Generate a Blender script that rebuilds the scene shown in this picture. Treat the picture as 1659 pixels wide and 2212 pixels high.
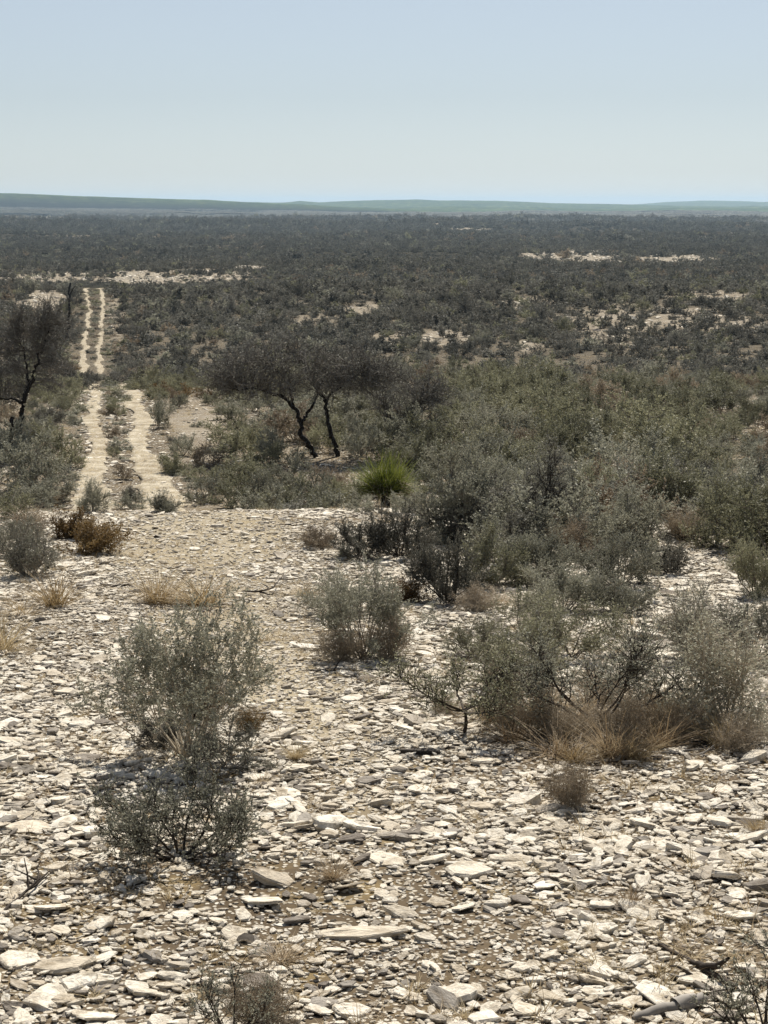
import bpy, math, random
import numpy as np
from mathutils import Vector, Euler

# ------------------------------------------------------------------ clearing
for o in list(bpy.data.objects):
    bpy.data.objects.remove(o)
scene = bpy.context.scene
col = scene.collection

# ------------------------------------------------------------------ camera
CAMZ = 3.0
FPX, CX, CY = 4000.0, 829.5, 1106.0         # focal length and centre in a 1659 x 2212 frame
PITCH = math.atan((1106.0 - 440.0) / FPX)
cd = bpy.data.cameras.new('camera')
cam = bpy.data.objects.new('camera', cd)
col.objects.link(cam)
cd.sensor_fit = 'HORIZONTAL'
cd.sensor_width = 36.0
cd.lens = 36.0 * FPX / 1659.0
cd.clip_start = 0.1
cd.clip_end = 60000.0
cam.location = (0, 0, CAMZ)
cam.rotation_euler = (math.pi / 2 - PITCH, 0, 0)
scene.camera = cam

# ------------------------------------------------------------------ sky, sun, exposure
SUN_EL, SUN_AZ = math.radians(49), math.radians(10)     # azimuth clockwise from +Y (straight ahead)
world = bpy.data.worlds.new('World')
scene.world = world
world.use_nodes = True
wn, wl = world.node_tree.nodes, world.node_tree.links
wn.clear()
sky = wn.new('ShaderNodeTexSky')
sky.sky_type = 'NISHITA'
sky.sun_disc = False
sky.sun_elevation = SUN_EL
sky.sun_rotation = SUN_AZ
sky.altitude = 400
sky.air_density = 1.0
sky.dust_density = 0.2
sky.ozone_density = 3.0
hsv = wn.new('ShaderNodeHueSaturation')
hsv.inputs['Saturation'].default_value = 0.42
bg = wn.new('ShaderNodeBackground')
bg.inputs['Strength'].default_value = 0.054
wo = wn.new('ShaderNodeOutputWorld')
wl.new(sky.outputs[0], hsv.inputs['Color'])
tint = wn.new('ShaderNodeMix'); tint.data_type = 'RGBA'; tint.blend_type = 'MULTIPLY'
tint.inputs[0].default_value = 1.0
tint.inputs[7].default_value = (0.935, 0.985, 1.045, 1)
wl.new(hsv.outputs[0], tint.inputs[6])
wl.new(tint.outputs[2], bg.inputs['Color'])
wl.new(bg.outputs[0], wo.inputs['Surface'])

sd = bpy.data.lights.new('sun', 'SUN')
sd.energy = 5.0
sd.angle = math.radians(0.5)
sd.color = (1.0, 0.935, 0.83)
sun = bpy.data.objects.new('sun', sd)
col.objects.link(sun)
sdir = Vector((math.sin(SUN_AZ) * math.cos(SUN_EL), math.cos(SUN_AZ) * math.cos(SUN_EL), math.sin(SUN_EL)))
sun.rotation_euler = sdir.to_track_quat('Z', 'Y').to_euler()
sun.location = (0, 0, 50)

scene.view_settings.view_transform = 'Standard'
scene.view_settings.look = 'None'
scene.view_settings.exposure = 0.48
scene.view_settings.gamma = 1.0
scene.view_settings.use_curve_mapping = False
cy = scene.cycles
cy.max_bounces = 5
cy.diffuse_bounces = 3
cy.glossy_bounces = 1
cy.transmission_bounces = 3
cy.transparent_max_bounces = 4
cy.volume_bounces = 0
cy.use_denoising = True

# ------------------------------------------------------------------ numbers: noise, terrain, pixel rays
def _hash(ix, iy, seed):
    h = (ix.astype(np.int64) * 374761393 + iy.astype(np.int64) * 668265263 + seed * 974634777) & 0xFFFFFFFF
    h = ((h ^ (h >> 13)) * 1274126177) & 0xFFFFFFFF
    return ((h ^ (h >> 16)) & 0xFFFFFF) / float(0xFFFFFF)

def vnoise(x, y, seed=0):
    x = np.asarray(x, float); y = np.asarray(y, float)
    ix, iy = np.floor(x), np.floor(y)
    fx, fy = x - ix, y - iy
    fx = fx * fx * (3 - 2 * fx); fy = fy * fy * (3 - 2 * fy)
    a = _hash(ix, iy, seed); b = _hash(ix + 1, iy, seed)
    c = _hash(ix, iy + 1, seed); d = _hash(ix + 1, iy + 1, seed)
    return (a + (b - a) * fx) * (1 - fy) + (c + (d - c) * fx) * fy

def fbm(x, y, seed=0, octv=4):
    s, a, t = 0.0, 0.5, 0.0
    for k in range(octv):
        s = s + a * vnoise(x * 2 ** k, y * 2 ** k, seed + 17 * k); t += a; a *= 0.5
    return s / t

def px_dir(px, py):
    px = np.asarray(px, float); py = np.asarray(py, float)
    rx = (px - CX) / FPX; ry = -(py - CY) / FPX
    dx = rx
    dy = ry * math.sin(PITCH) + math.cos(PITCH)
    dz = ry * math.cos(PITCH) - math.sin(PITCH)
    return dx, dy, dz

def to_px(x, y, z):
    f = y * math.cos(PITCH) - (z - CAMZ) * math.sin(PITCH)
    u = y * math.sin(PITCH) + (z - CAMZ) * math.cos(PITCH)
    return CX + FPX * x / f, CY - FPX * u / f

# distance -> picture row at which the ground appears on the centre line (a row that rises again lies behind a brow)
PROFILE = [(6.0, 2420), (7.1, 2212), (9.3, 1850), (12.1, 1600), (16, 1400), (23.5, 1200), (28.6, 1100), (31, 1105), (36, 1148), (41, 1140), (47, 1085),
           (53, 1010), (60, 945), (67, 900), (76, 860), (85, 833), (105, 850), (130, 850), (155, 826), (180, 795), (205, 738), (225, 697), (248, 650), (265, 622),
           (290, 624), (330, 632), (380, 624), (420, 610), (470, 585), (520, 570), (600, 570), (690, 568), (760, 553), (850, 539), (1050, 529), (1300, 518), (1700, 507),
           (2300, 494), (3000, 482), (4000, 470), (5500, 461), (7500, 456), (10000, 452), (14000, 449), (20000, 447)]
_pd = np.array([p[0] for p in PROFILE], float)
_pr = np.array([p[1] for p in PROFILE], float)
_drop = _pd * np.tan(np.arctan((_pr - CY) / FPX) + PITCH)
_ld = np.linspace(math.log(6.0), math.log(20000.0), 4000)
_sm = np.interp(_ld, np.log(_pd), _drop)
_k = np.exp(-0.5 * (np.arange(-40, 41) / 14.0) ** 2); _k /= _k.sum()
_sm = np.convolve(np.pad(_sm, 40, mode='edge'), _k, mode='valid')

RIDGES = [   # distance, half depth, [(column, row of the crest)]
    (6200, 900, [(-400, 408), (0, 416.5), (100, 420.5), (200, 424), (300, 428), (450, 433), (560, 437), (640, 441), (730, 446), (850, 452), (1000, 458), (2100, 462)]),
    (9500, 1200, [(-300, 448), (520, 447), (600, 440), (650, 434.5), (690, 438), (780, 434), (900, 431), (960, 433), (1020, 434), (1100, 435.5), (1200, 439), (1350, 442), (1500, 445), (2000, 447)]),
    (13500, 1500, [(-300, 450), (440, 441), (520, 437), (600, 436.5), (700, 438), (800, 444), (1300, 445), (1380, 440.5), (1430, 435.5), (1500, 433), (1590, 434), (1659, 437), (1900, 441)]),
    (7600, 700, [(-300, 458), (500, 457), (700, 455), (860, 449.5), (1000, 446.5), (1150, 449), (1300, 452.5), (1420, 449.5), (1560, 449), (1659, 451), (2000, 455)]),
    (5200, 300, [(-300, 460), (0, 456), (300, 458), (600, 461), (800, 458), (950, 459), (1150, 456), (1300, 458), (1450, 455), (1659, 457), (2000, 460)]),
    (4300, 300, [(-300, 459), (0, 453), (300, 456), (600, 461), (800, 463), (950, 463), (1150, 461), (1300, 465), (1420, 462), (1659, 463), (2000, 465)]),
    (2900, 260, [(-300, 470), (0, 466), (300, 474), (600, 468), (850, 473), (1000, 470), (1250, 467), (1450, 472), (1659, 470), (2000, 474)]),
    (2000, 150, [(-300, 486), (0, 482), (250, 487), (500, 483), (760, 490), (950, 482), (1150, 492), (1400, 485), (1659, 490), (2000, 486)]),
    (1400, 100, [(-300, 505), (0, 500), (250, 507), (500, 502), (700, 510), (950, 502), (1150, 508), (1400, 502), (1659, 506), (2000, 500)]),
]

def height(x, y):
    x = np.asarray(x, float); y = np.asarray(y, float)
    d = np.maximum(np.hypot(x, y), 0.05)
    near = 1.55 + (float(_sm[0]) - 1.55) * np.clip(d / 6.0, 0, 1)
    drop = np.where(d < 6.0, near, np.interp(np.log(np.maximum(d, 6.0)), _ld, _sm))
    th = np.arctan2(x, y)
    front = np.clip((1.4 - np.abs(th)) / 0.5, 0, 1)
    front = front * front * (3 - 2 * front)
    drop = drop * front + (1 - front) * (2.0 + np.minimum(d, 400) * 0.02)
    z = CAMZ - drop
    colm = CX + FPX * np.tan(np.clip(th, -1.2, 1.2))
    for (d0, w, pts) in RIDGES:
        crest = np.interp(colm, [p[0] for p in pts], [p[1] for p in pts])
        crest = crest - (3.0 if d0 > 5000 else 5.0) * (fbm(colm / 90.0, colm * 0 + d0, 5, 4) - 0.5)
        zc = CAMZ - d0 * np.tan(np.arctan((crest - CY) / FPX) + PITCH)
        b = np.exp(-((d - d0) / w) ** 2)
        z = z + np.maximum(zc - z, 0) * b * front
    z = z + 0.05 * (fbm(x * 1.3, y * 1.3, 1, 4) - 0.5) * np.clip(d / 6, 0.4, 1)
    a = np.clip((d - 8) / 30, 0, 1)
    z = z + a * 0.22 * (fbm(x / 4.0, y / 4.0, 2, 3) - 0.5)
    a = np.clip((d - 45) / 100, 0, 1)
    z = z + a * 1.1 * (fbm(x / 28.0, y / 22.0, 3, 3) - 0.5)
    a = np.clip((d - 250) / 400, 0, 1)
    z = z + a * 4.6 * (fbm(x / 190.0, y / 110.0, 4, 4) - 0.5)
    a = np.clip((d - 600) / 700, 0, 1)
    z = z + a * 6.0 * (fbm(x / 520.0, y / 300.0, 6, 4) - 0.5)
    return z

def ground_at(px, py, dmin=5.0, dmax=9000.0, first=True):
    """First ground point that the picture ray through (px, py) meets."""
    dx, dy, dz = px_dir(px, py)
    t = np.exp(np.linspace(math.log(dmin), math.log(dmax), 3600))
    zz = CAMZ + dz * t
    below = zz <= height(dx * t, dy * t)
    i = int(np.argmax(below)) if below.any() else len(t) - 1
    tt = float(t[i])
    x, y = float(dx) * tt, float(dy) * tt
    return x, y, float(height(x, y))

def ppm(x, y, z):
    """picture pixels (1659 frame) per metre at a point"""
    return FPX / (y * math.cos(PITCH) - (z - CAMZ) * math.sin(PITCH))

# ------------------------------------------------------------------ material helpers
class NT:
    def __init__(self, name):
        self.m = bpy.data.materials.new(name)
        self.m.use_nodes = True
        self.t = self.m.node_tree
        self.t.nodes.clear()
        self.out = self.t.nodes.new('ShaderNodeOutputMaterial')
    def n(self, kind, **kw):
        nd = self.t.nodes.new(kind)
        for k, v in kw.items():
            if k.startswith('i_'):
                nd.inputs[k[2:].replace('_', ' ')].default_value = v
            else:
                setattr(nd, k, v)
        return nd
    def l(self, a, b):
        self.t.links.new(a, b)
    def noise(self, vec, scale, detail=3, rough=0.55):
        nd = self.n('ShaderNodeTexNoise', i_Scale=scale, i_Detail=detail, i_Roughness=rough)
        if vec is not None: self.l(vec, nd.inputs['Vector'])
        return nd.outputs['Fac']
    def ramp(self, fac, stops):
        nd = self.n('ShaderNodeValToRGB')
        cr = nd.color_ramp
        while len(cr.elements) < len(stops): cr.elements.new(0.5)
        for e, (p, c) in zip(cr.elements, stops):
            e.position = p
            e.color = (c, c, c, 1) if isinstance(c, (int, float)) else (*c, 1)
        self.l(fac, nd.inputs[0])
        return nd.outputs['Color']
    def mix(self, fac, a, b, mode='MIX'):
        nd = self.n('ShaderNodeMix', data_type='RGBA', blend_type=mode)
        for s, v in ((nd.inputs[0], fac), (nd.inputs[6], a), (nd.inputs[7], b)):
            if isinstance(v, (int, float)): s.default_value = v
            elif isinstance(v, tuple): s.default_value = (*v, 1)
            else: self.l(v, s)
        return nd.outputs[2]
    def math(self, op, a, b=0.0, c=0.0):
        nd = self.n('ShaderNodeMath', operation=op)
        for s, v in zip(nd.inputs, (a, b, c)):
            if isinstance(v, (int, float)): s.default_value = v
            else: self.l(v, s)
        return nd.outputs[0]

def leaf_material(name, c1, c2, c3, trans=0.28, scale=3.0):
    """c1..c3: darker, main and paler leaf colours; every plant has its own mix, every patch of it another."""
    k = NT(name)
    info = k.n('ShaderNodeObjectInfo')
    geo = k.n('ShaderNodeTexCoord')
    isl = k.n('ShaderNodeNewGeometry')
    f = k.math('ADD', k.math('MULTIPLY', k.noise(geo.outputs['Object'], scale, 2), 0.7), k.math('MULTIPLY', info.outputs['Random'], 0.45))
    f = k.math('ADD', f, k.math('MULTIPLY', k.math('SUBTRACT', isl.outputs['Random Per Island'], 0.5), 0.42))
    c = k.ramp(f, [(0.2, c1), (0.52, c2), (0.86, c3)])
    di = k.n('ShaderNodeBsdfPrincipled', i_Roughness=0.6)
    di.inputs['Specular IOR Level'].default_value = 0.25
    k.l(c, di.inputs['Base Color'])
    tr = k.n('ShaderNodeBsdfTranslucent')
    k.l(c, tr.inputs['Color'])
    mx = k.n('ShaderNodeMixShader', i_Fac=trans)
    k.l(di.outputs[0], mx.inputs[1]); k.l(tr.outputs[0], mx.inputs[2])
    k.l(mx.outputs[0], k.out.inputs['Surface'])
    return k.m

def bark_material(name, c1, c2, scale=14.0):
    k = NT(name)
    info = k.n('ShaderNodeObjectInfo')
    tc = k.n('ShaderNodeTexCoord')
    isl = k.n('ShaderNodeNewGeometry')
    f = k.math('ADD', k.math('MULTIPLY', k.noise(tc.outputs['Object'], scale, 4), 0.5), k.math('MULTIPLY', isl.outputs['Random Per Island'], 0.5))
    c = k.ramp(f, [(0.2, c1), (0.8, c2)])
    di = k.n('ShaderNodeBsdfPrincipled', i_Roughness=0.85)
    di.inputs['Specular IOR Level'].default_value = 0.15
    k.l(c, di.inputs['Base Color'])
    k.l(di.outputs[0], k.out.inputs['Surface'])
    return k.m

def stone_material(name):
    k = NT(name)
    info = k.n('ShaderNodeObjectInfo')
    tc = k.n('ShaderNodeTexCoord')
    v = k.n('ShaderNodeVectorMath', operation='ADD')
    cb = k.n('ShaderNodeCombineXYZ')
    k.l(k.math('MULTIPLY', info.outputs['Random'], 50.0), cb.inputs[0])
    k.l(tc.outputs['Object'], v.inputs[0]); k.l(cb.outputs[0], v.inputs[1])
    base = k.ramp(info.outputs['Random'], [(0.0, (0.20, 0.17, 0.14)), (0.10, (0.36, 0.33, 0.29)), (0.22, (0.56, 0.49, 0.385)), (0.42, (0.76, 0.69, 0.57)), (1.0, (0.87, 0.82, 0.72))])
    n1 = k.noise(v.outputs[0], 2.2, 5, 0.65)
    stain = k.ramp(n1, [(0.34, (0.42, 0.37, 0.30)), (0.52, (1, 1, 1))])
    n2 = k.noise(v.outputs[0], 9.0, 4, 0.7)
    spk = k.ramp(n2, [(0.3, (0.6, 0.57, 0.53)), (0.5, (1, 1, 1))])
    c = k.mix(0.75, base, stain, 'MULTIPLY')
    c = k.mix(0.6, c, spk, 'MULTIPLY')
    bs = k.n('ShaderNodeBsdfPrincipled', i_Roughness=0.8)
    bs.inputs['Specular IOR Level'].default_value = 0.2
    k.l(c, bs.inputs['Base Color'])
    bp = k.n('ShaderNodeBump', i_Strength=0.55, i_Distance=0.06)
    k.l(k.noise(v.outputs[0], 5.0, 6, 0.7), bp.inputs['Height'])
    k.l(bp.outputs[0], bs.inputs['Normal'])
    k.l(bs.outputs[0], k.out.inputs['Surface'])
    return k.m

def ground_material(name, track=False, far=False):
    k = NT(name)
    tc = k.n('ShaderNodeTexCoord')
    P = tc.outputs['Object']
    bs = k.n('ShaderNodeBsdfPrincipled', i_Roughness=0.9)
    bs.inputs['Specular IOR Level'].default_value = 0.0
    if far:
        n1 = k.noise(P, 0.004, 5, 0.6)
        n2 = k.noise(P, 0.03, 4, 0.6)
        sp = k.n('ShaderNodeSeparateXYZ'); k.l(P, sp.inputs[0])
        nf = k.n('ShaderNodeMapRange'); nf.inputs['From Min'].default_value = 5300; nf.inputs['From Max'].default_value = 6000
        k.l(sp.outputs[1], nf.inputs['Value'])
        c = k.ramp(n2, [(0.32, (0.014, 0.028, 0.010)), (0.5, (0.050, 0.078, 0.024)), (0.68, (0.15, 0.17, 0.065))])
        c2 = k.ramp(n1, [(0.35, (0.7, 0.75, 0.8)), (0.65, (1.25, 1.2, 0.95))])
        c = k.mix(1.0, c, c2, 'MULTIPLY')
        c = k.mix(nf.outputs[0], k.ramp(k.noise(P, 0.015, 6, 0.7), [(0.35, (0.006, 0.007, 0.008)), (0.60, (0.020, 0.020, 0.018)), (0.70, (0.085, 0.078, 0.062))]), c)  # nearer slopes almost black: the scrub's backlit shade is put into the colour
        k.l(c, bs.inputs['Base Color'])
        bp = k.n('ShaderNodeBump', i_Strength=1.0, i_Distance=14.0)
        k.l(k.noise(P, 0.012, 7, 0.68), bp.inputs['Height'])
        k.l(bp.outputs[0], bs.inputs['Normal'])
        k.l(bs.outputs[0], k.out.inputs['Surface'])
        return k.m
    # soil, tinted in broad patches, darkened to stand in for shade between stones
    big = k.noise(P, 0.35, 4, 0.6)
    soil = k.ramp(big, [(0.3, (0.085, 0.064, 0.043)), (0.5, (0.135, 0.105, 0.072)), (0.7, (0.21, 0.170, 0.118))])
    if track:
        big = k.noise(P, 1.7, 7, 0.75)
        soil = k.ramp(big, [(0.34, (0.19, 0.15, 0.10)), (0.48, (0.36, 0.305, 0.215)), (0.64, (0.62, 0.56, 0.44))])
    if not track:
        at = k.n('ShaderNodeAttribute', attribute_name='driven')
        c0 = k.ramp(k.noise(P, 1.6, 5, 0.7), [(0.3, (0.25, 0.205, 0.135)), (0.7, (0.46, 0.40, 0.295))])
        soil = k.mix(at.outputs['Fac'], soil, c0)
    # chips of pale limestone in two sizes
    def chips(scale, thr, soft):
        vo = k.n('ShaderNodeTexVoronoi', i_Scale=scale, feature='F1')
        vo.inputs['Randomness'].default_value = 1.0
        warp = k.n('ShaderNodeVectorMath', operation='ADD')
        ns = k.n('ShaderNodeTexNoise', i_Scale=scale * 0.8, i_Detail=2)
        k.l(P, ns.inputs['Vector'])
        sc = k.n('ShaderNodeVectorMath', operation='SCALE')
        sc.inputs['Scale'].default_value = 0.6 / scale
        k.l(ns.outputs['Color'], sc.inputs[0])
        k.l(P, warp.inputs[0]); k.l(sc.outputs[0], warp.inputs[1])
        k.l(warp.outputs[0], vo.inputs['Vector'])
        body = k.ramp(vo.outputs['Distance'], [(max(thr - soft, 0), 1.0), (thr + soft, 0.0)])
        pick = k.n('ShaderNodeSeparateColor')
        k.l(vo.outputs['Color'], pick.inputs[0])
        return body, pick.outputs[0], pick.outputs[1]
    b1, r1, q1 = chips(34.0, 0.42, 0.08)
    b2, r2, q2 = chips(11.0, 0.36, 0.07)
    stone1 = k.ramp(q1, [(0.0, (0.30, 0.26, 0.20)), (0.5, (0.50, 0.455, 0.375)), (1.0, (0.66, 0.62, 0.54))])
    stone2 = k.ramp(q2, [(0.0, (0.36, 0.32, 0.26)), (0.5, (0.54, 0.50, 0.43)), (1.0, (0.68, 0.65, 0.58))])
    m1 = k.math('MULTIPLY', b1, k.ramp(r1, [(0.30 if not track else 0.15, 0.0), (0.34 if not track else 0.2, 1.0)]))
    m2 = k.math('MULTIPLY', b2, k.ramp(r2, [(0.5, 0.0), (0.54, 1.0)]))
    c = k.mix(m1, soil, stone1)
    c = k.mix(m2, c, stone2)
    sep = k.n('ShaderNodeSeparateXYZ'); k.l(P, sep.inputs[0])
    if not track:      # low ground cover of the open plain
        fr = k.n('ShaderNodeMapRange'); fr.inputs['From Min'].default_value = 0; fr.inputs['From Max'].default_value = 420
        k.l(sep.outputs[1], fr.inputs['Value'])
        cov = k.math('MULTIPLY', fr.outputs[0], k.ramp(k.noise(P, 0.02, 5, 0.65), [(0.30, 0.62), (0.42, 0.97)]))
        bare = k.ramp(k.noise(P, 0.007, 5, 0.62), [(0.60, 1.0), (0.66, 0.25)])
        cov = k.math('MULTIPLY', cov, bare)
        ba = k.n('ShaderNodeAttribute', attribute_name='bare')
        cov = k.math('MULTIPLY', cov, k.ramp(ba.outputs['Fac'], [(0.1, 1.0), (0.45, 0.0)]))
        c = k.mix(k.math('MULTIPLY', ba.outputs['Fac'], 0.6), c, k.ramp(k.noise(P, 0.5, 5, 0.7), [(0.35, (0.22, 0.185, 0.14)), (0.6, (0.50, 0.455, 0.38))]))
        c = k.mix(cov, c, (0.036, 0.036, 0.031))
    straw = k.ramp(k.noise(P, 2.1, 4, 0.7), [(0.54, 0.0), (0.68, 0.40)])
    c = k.mix(straw, c, (0.36, 0.27, 0.13))
    k.l(c, bs.inputs['Base Color'])
    h = k.math('ADD', k.math('MULTIPLY', m1, 0.4), k.math('MULTIPLY', m2, 1.0))
    h = k.math('ADD', h, k.math('MULTIPLY', k.noise(P, 20.0, 4, 0.7), 0.6))
    bp = k.n('ShaderNodeBump', i_Strength=0.9, i_Distance=0.02)
    k.l(h, bp.inputs['Height'])
    k.l(bp.outputs[0], bs.inputs['Normal'])
    k.l(bs.outputs[0], k.out.inputs['Surface'])
    return k.m

M = {}
M['ground'] = ground_material('stony_soil')
M['track'] = ground_material('track_gravel', track=True)
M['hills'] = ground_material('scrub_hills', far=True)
M['stone'] = stone_material('limestone')
M['leaf_grey'] = leaf_material('grey_green_leaves', (0.13, 0.13, 0.10), (0.27, 0.268, 0.205), (0.46, 0.45, 0.35))
M['leaf_olive'] = leaf_material('olive_leaves', (0.11, 0.11, 0.07), (0.235, 0.232, 0.145), (0.40, 0.39, 0.255))
M['leaf_dark'] = leaf_material('dark_leaves', (0.08, 0.077, 0.063), (0.165, 0.158, 0.130), (0.29, 0.28, 0.235))
M['leaf_far'] = leaf_material('far_scrub_leaves', (0.062, 0.061, 0.050), (0.115, 0.112, 0.092), (0.22, 0.215, 0.17))
M['leaf_brown'] = leaf_material('dry_brown_leaves', (0.13, 0.10, 0.068), (0.27, 0.215, 0.15), (0.43, 0.36, 0.265))
M['leaf_rust'] = leaf_material('rust_leaves', (0.085, 0.052, 0.022), (0.18, 0.115, 0.045), (0.30, 0.21, 0.09))
M['leaf_bright'] = leaf_material('bright_green_blades', (0.10, 0.12, 0.022), (0.22, 0.245, 0.045), (0.40, 0.41, 0.11), 0.35)
M['straw'] = leaf_material('straw_blades', (0.24, 0.17, 0.085), (0.38, 0.29, 0.16), (0.52, 0.43, 0.27), 0.35)
M['straw_brown'] = leaf_material('brown_grass_blades', (0.18, 0.125, 0.07), (0.31, 0.23, 0.14), (0.45, 0.36, 0.235), 0.3)
M['twig_grey'] = bark_material('grey_twigs', (0.10, 0.085, 0.07), (0.32, 0.29, 0.245))
M['twig_pale'] = bark_material('pale_twigs', (0.28, 0.23, 0.17), (0.56, 0.50, 0.39))
M['twig_dark'] = bark_material('dark_twigs', (0.028, 0.022, 0.018), (0.075, 0.060, 0.048))
M['twig_mesq'] = bark_material('mesquite_twigs', (0.08, 0.072, 0.064), (0.26, 0.24, 0.21))
M['bark_black'] = bark_material('dark_bark', (0.012, 0.010, 0.009), (0.035, 0.030, 0.026))
M['dead_wood'] = bark_material('weathered_wood', (0.10, 0.09, 0.08), (0.42, 0.39, 0.35), 7.0)

# ------------------------------------------------------------------ mesh helpers
def mesh_from(name, V, F4=None, F3=None, mats=(), mat_index=None, smooth=False):
    """V (n,3); F4 (k,4) and F3 (m,3) integer arrays"""
    me = bpy.data.meshes.new(name)
    V = np.asarray(V, np.float32)
    parts, sizes = [], []
    if F4 is not None and len(F4):
        parts.append(np.asarray(F4, np.int32).ravel()); sizes.append(np.full(len(F4), 4, np.int32))
    if F3 is not None and len(F3):
        parts.append(np.asarray(F3, np.int32).ravel()); sizes.append(np.full(len(F3), 3, np.int32))
    loops = np.concatenate(parts); sizes = np.concatenate(sizes)
    me.vertices.add(len(V)); me.vertices.foreach_set('co', V.ravel())
    me.loops.add(len(loops)); me.loops.foreach_set('vertex_index', loops)
    me.polygons.add(len(sizes))
    st = np.concatenate([[0], np.cumsum(sizes)[:-1]]).astype(np.int32)
    me.polygons.foreach_set('loop_start', st)
    try:
        me.polygons.foreach_set('loop_total', sizes)
    except Exception:
        pass
    for m in mats: me.materials.append(m)
    if mat_index is not None:
        me.polygons.foreach_set('material_index', np.asarray(mat_index, np.int32))
    me.update(calc_edges=True)
    me.polygons.foreach_set('use_smooth', np.full(len(sizes), bool(smooth)))
    return me

def link(name, data):
    o = bpy.data.objects.new(name, data)
    col.objects.link(o)
    return o

def tag(o, label=None, cat=None, group=None, kind=None):
    if label: o['label'] = label
    if cat: o['category'] = cat
    if group: o['group'] = group
    if kind: o['kind'] = kind
    return o

class Tubes:
    """collects tapered tubes into one mesh"""
    def __init__(self, sides=3):
        self.s = sides; self.V = []; self.F = []; self.n = 0
        self.ang = np.linspace(0, 2 * math.pi, sides, endpoint=False)
    def add(self, pts, rad):
        pts = np.asarray(pts, float); rad = np.asarray(rad, float); n = len(pts); s = self.s
        t = np.gradient(pts, axis=0); t /= np.linalg.norm(t, axis=1, keepdims=True) + 1e-9
        ref = np.array([0.0, 0.0, 1.0]) if abs(t[0][2]) < 0.9 else np.array([1.0, 0.0, 0.0])
        u = np.cross(t, ref); u /= np.linalg.norm(u, axis=1, keepdims=True) + 1e-9
        w = np.cross(t, u)
        ring = pts[:, None, :] + rad[:, None, None] * (np.cos(self.ang)[None, :, None] * u[:, None, :] + np.sin(self.ang)[None, :, None] * w[:, None, :])
        self.V.append(ring.reshape(-1, 3))
        i = np.arange(n - 1)[:, None] * s; j = np.arange(s)[None, :]; j2 = (j + 1) % s
        f = np.stack([i + j, i + j2, i + s + j2, i + s + j], axis=-1).reshape(-1, 4) + self.n
        self.F.append(f); self.n += n * s
    def arrays(self):
        if not self.V: return np.zeros((0, 3)), np.zeros((0, 4), int)
        return np.concatenate(self.V), np.concatenate(self.F)

def leaf_quads(rng, pos, axis, size, wid=0.5, jitter=0.8):
    """a rhombic leaf at each position, pointing roughly along axis"""
    n = len(pos)
    a = axis + rng.normal(0, jitter, (n, 3)); a /= np.linalg.norm(a, axis=1, keepdims=True) + 1e-9
    r = rng.normal(0, 1, (n, 3)); b = np.cross(a, r); b /= np.linalg.norm(b, axis=1, keepdims=True) + 1e-9
    L = (size * rng.uniform(0.6, 1.35, n))[:, None]
    W = L * wid * 0.5
    V = np.stack([pos, pos + a * L * 0.45 + b * W, pos + a * L, pos + a * L * 0.45 - b * W], axis=1).reshape(-1, 3)
    F = np.arange(4 * n).reshape(-1, 4)
    return V, F

def bend(rng, p, d, L, n, up=0.25, wob=0.12):
    """a wobbling chain of n points of length L from p along d"""
    pts = [np.array(p, float)]
    d = np.array(d, float); d /= np.linalg.norm(d) + 1e-9
    for i in range(n - 1):
        d = d + rng.normal(0, wob, 3) + np.array([0, 0, up / (n - 1)])
        d /= np.linalg.norm(d) + 1e-9
        pts.append(pts[-1] + d * L / (n - 1))
    return np.array(pts)

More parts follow.
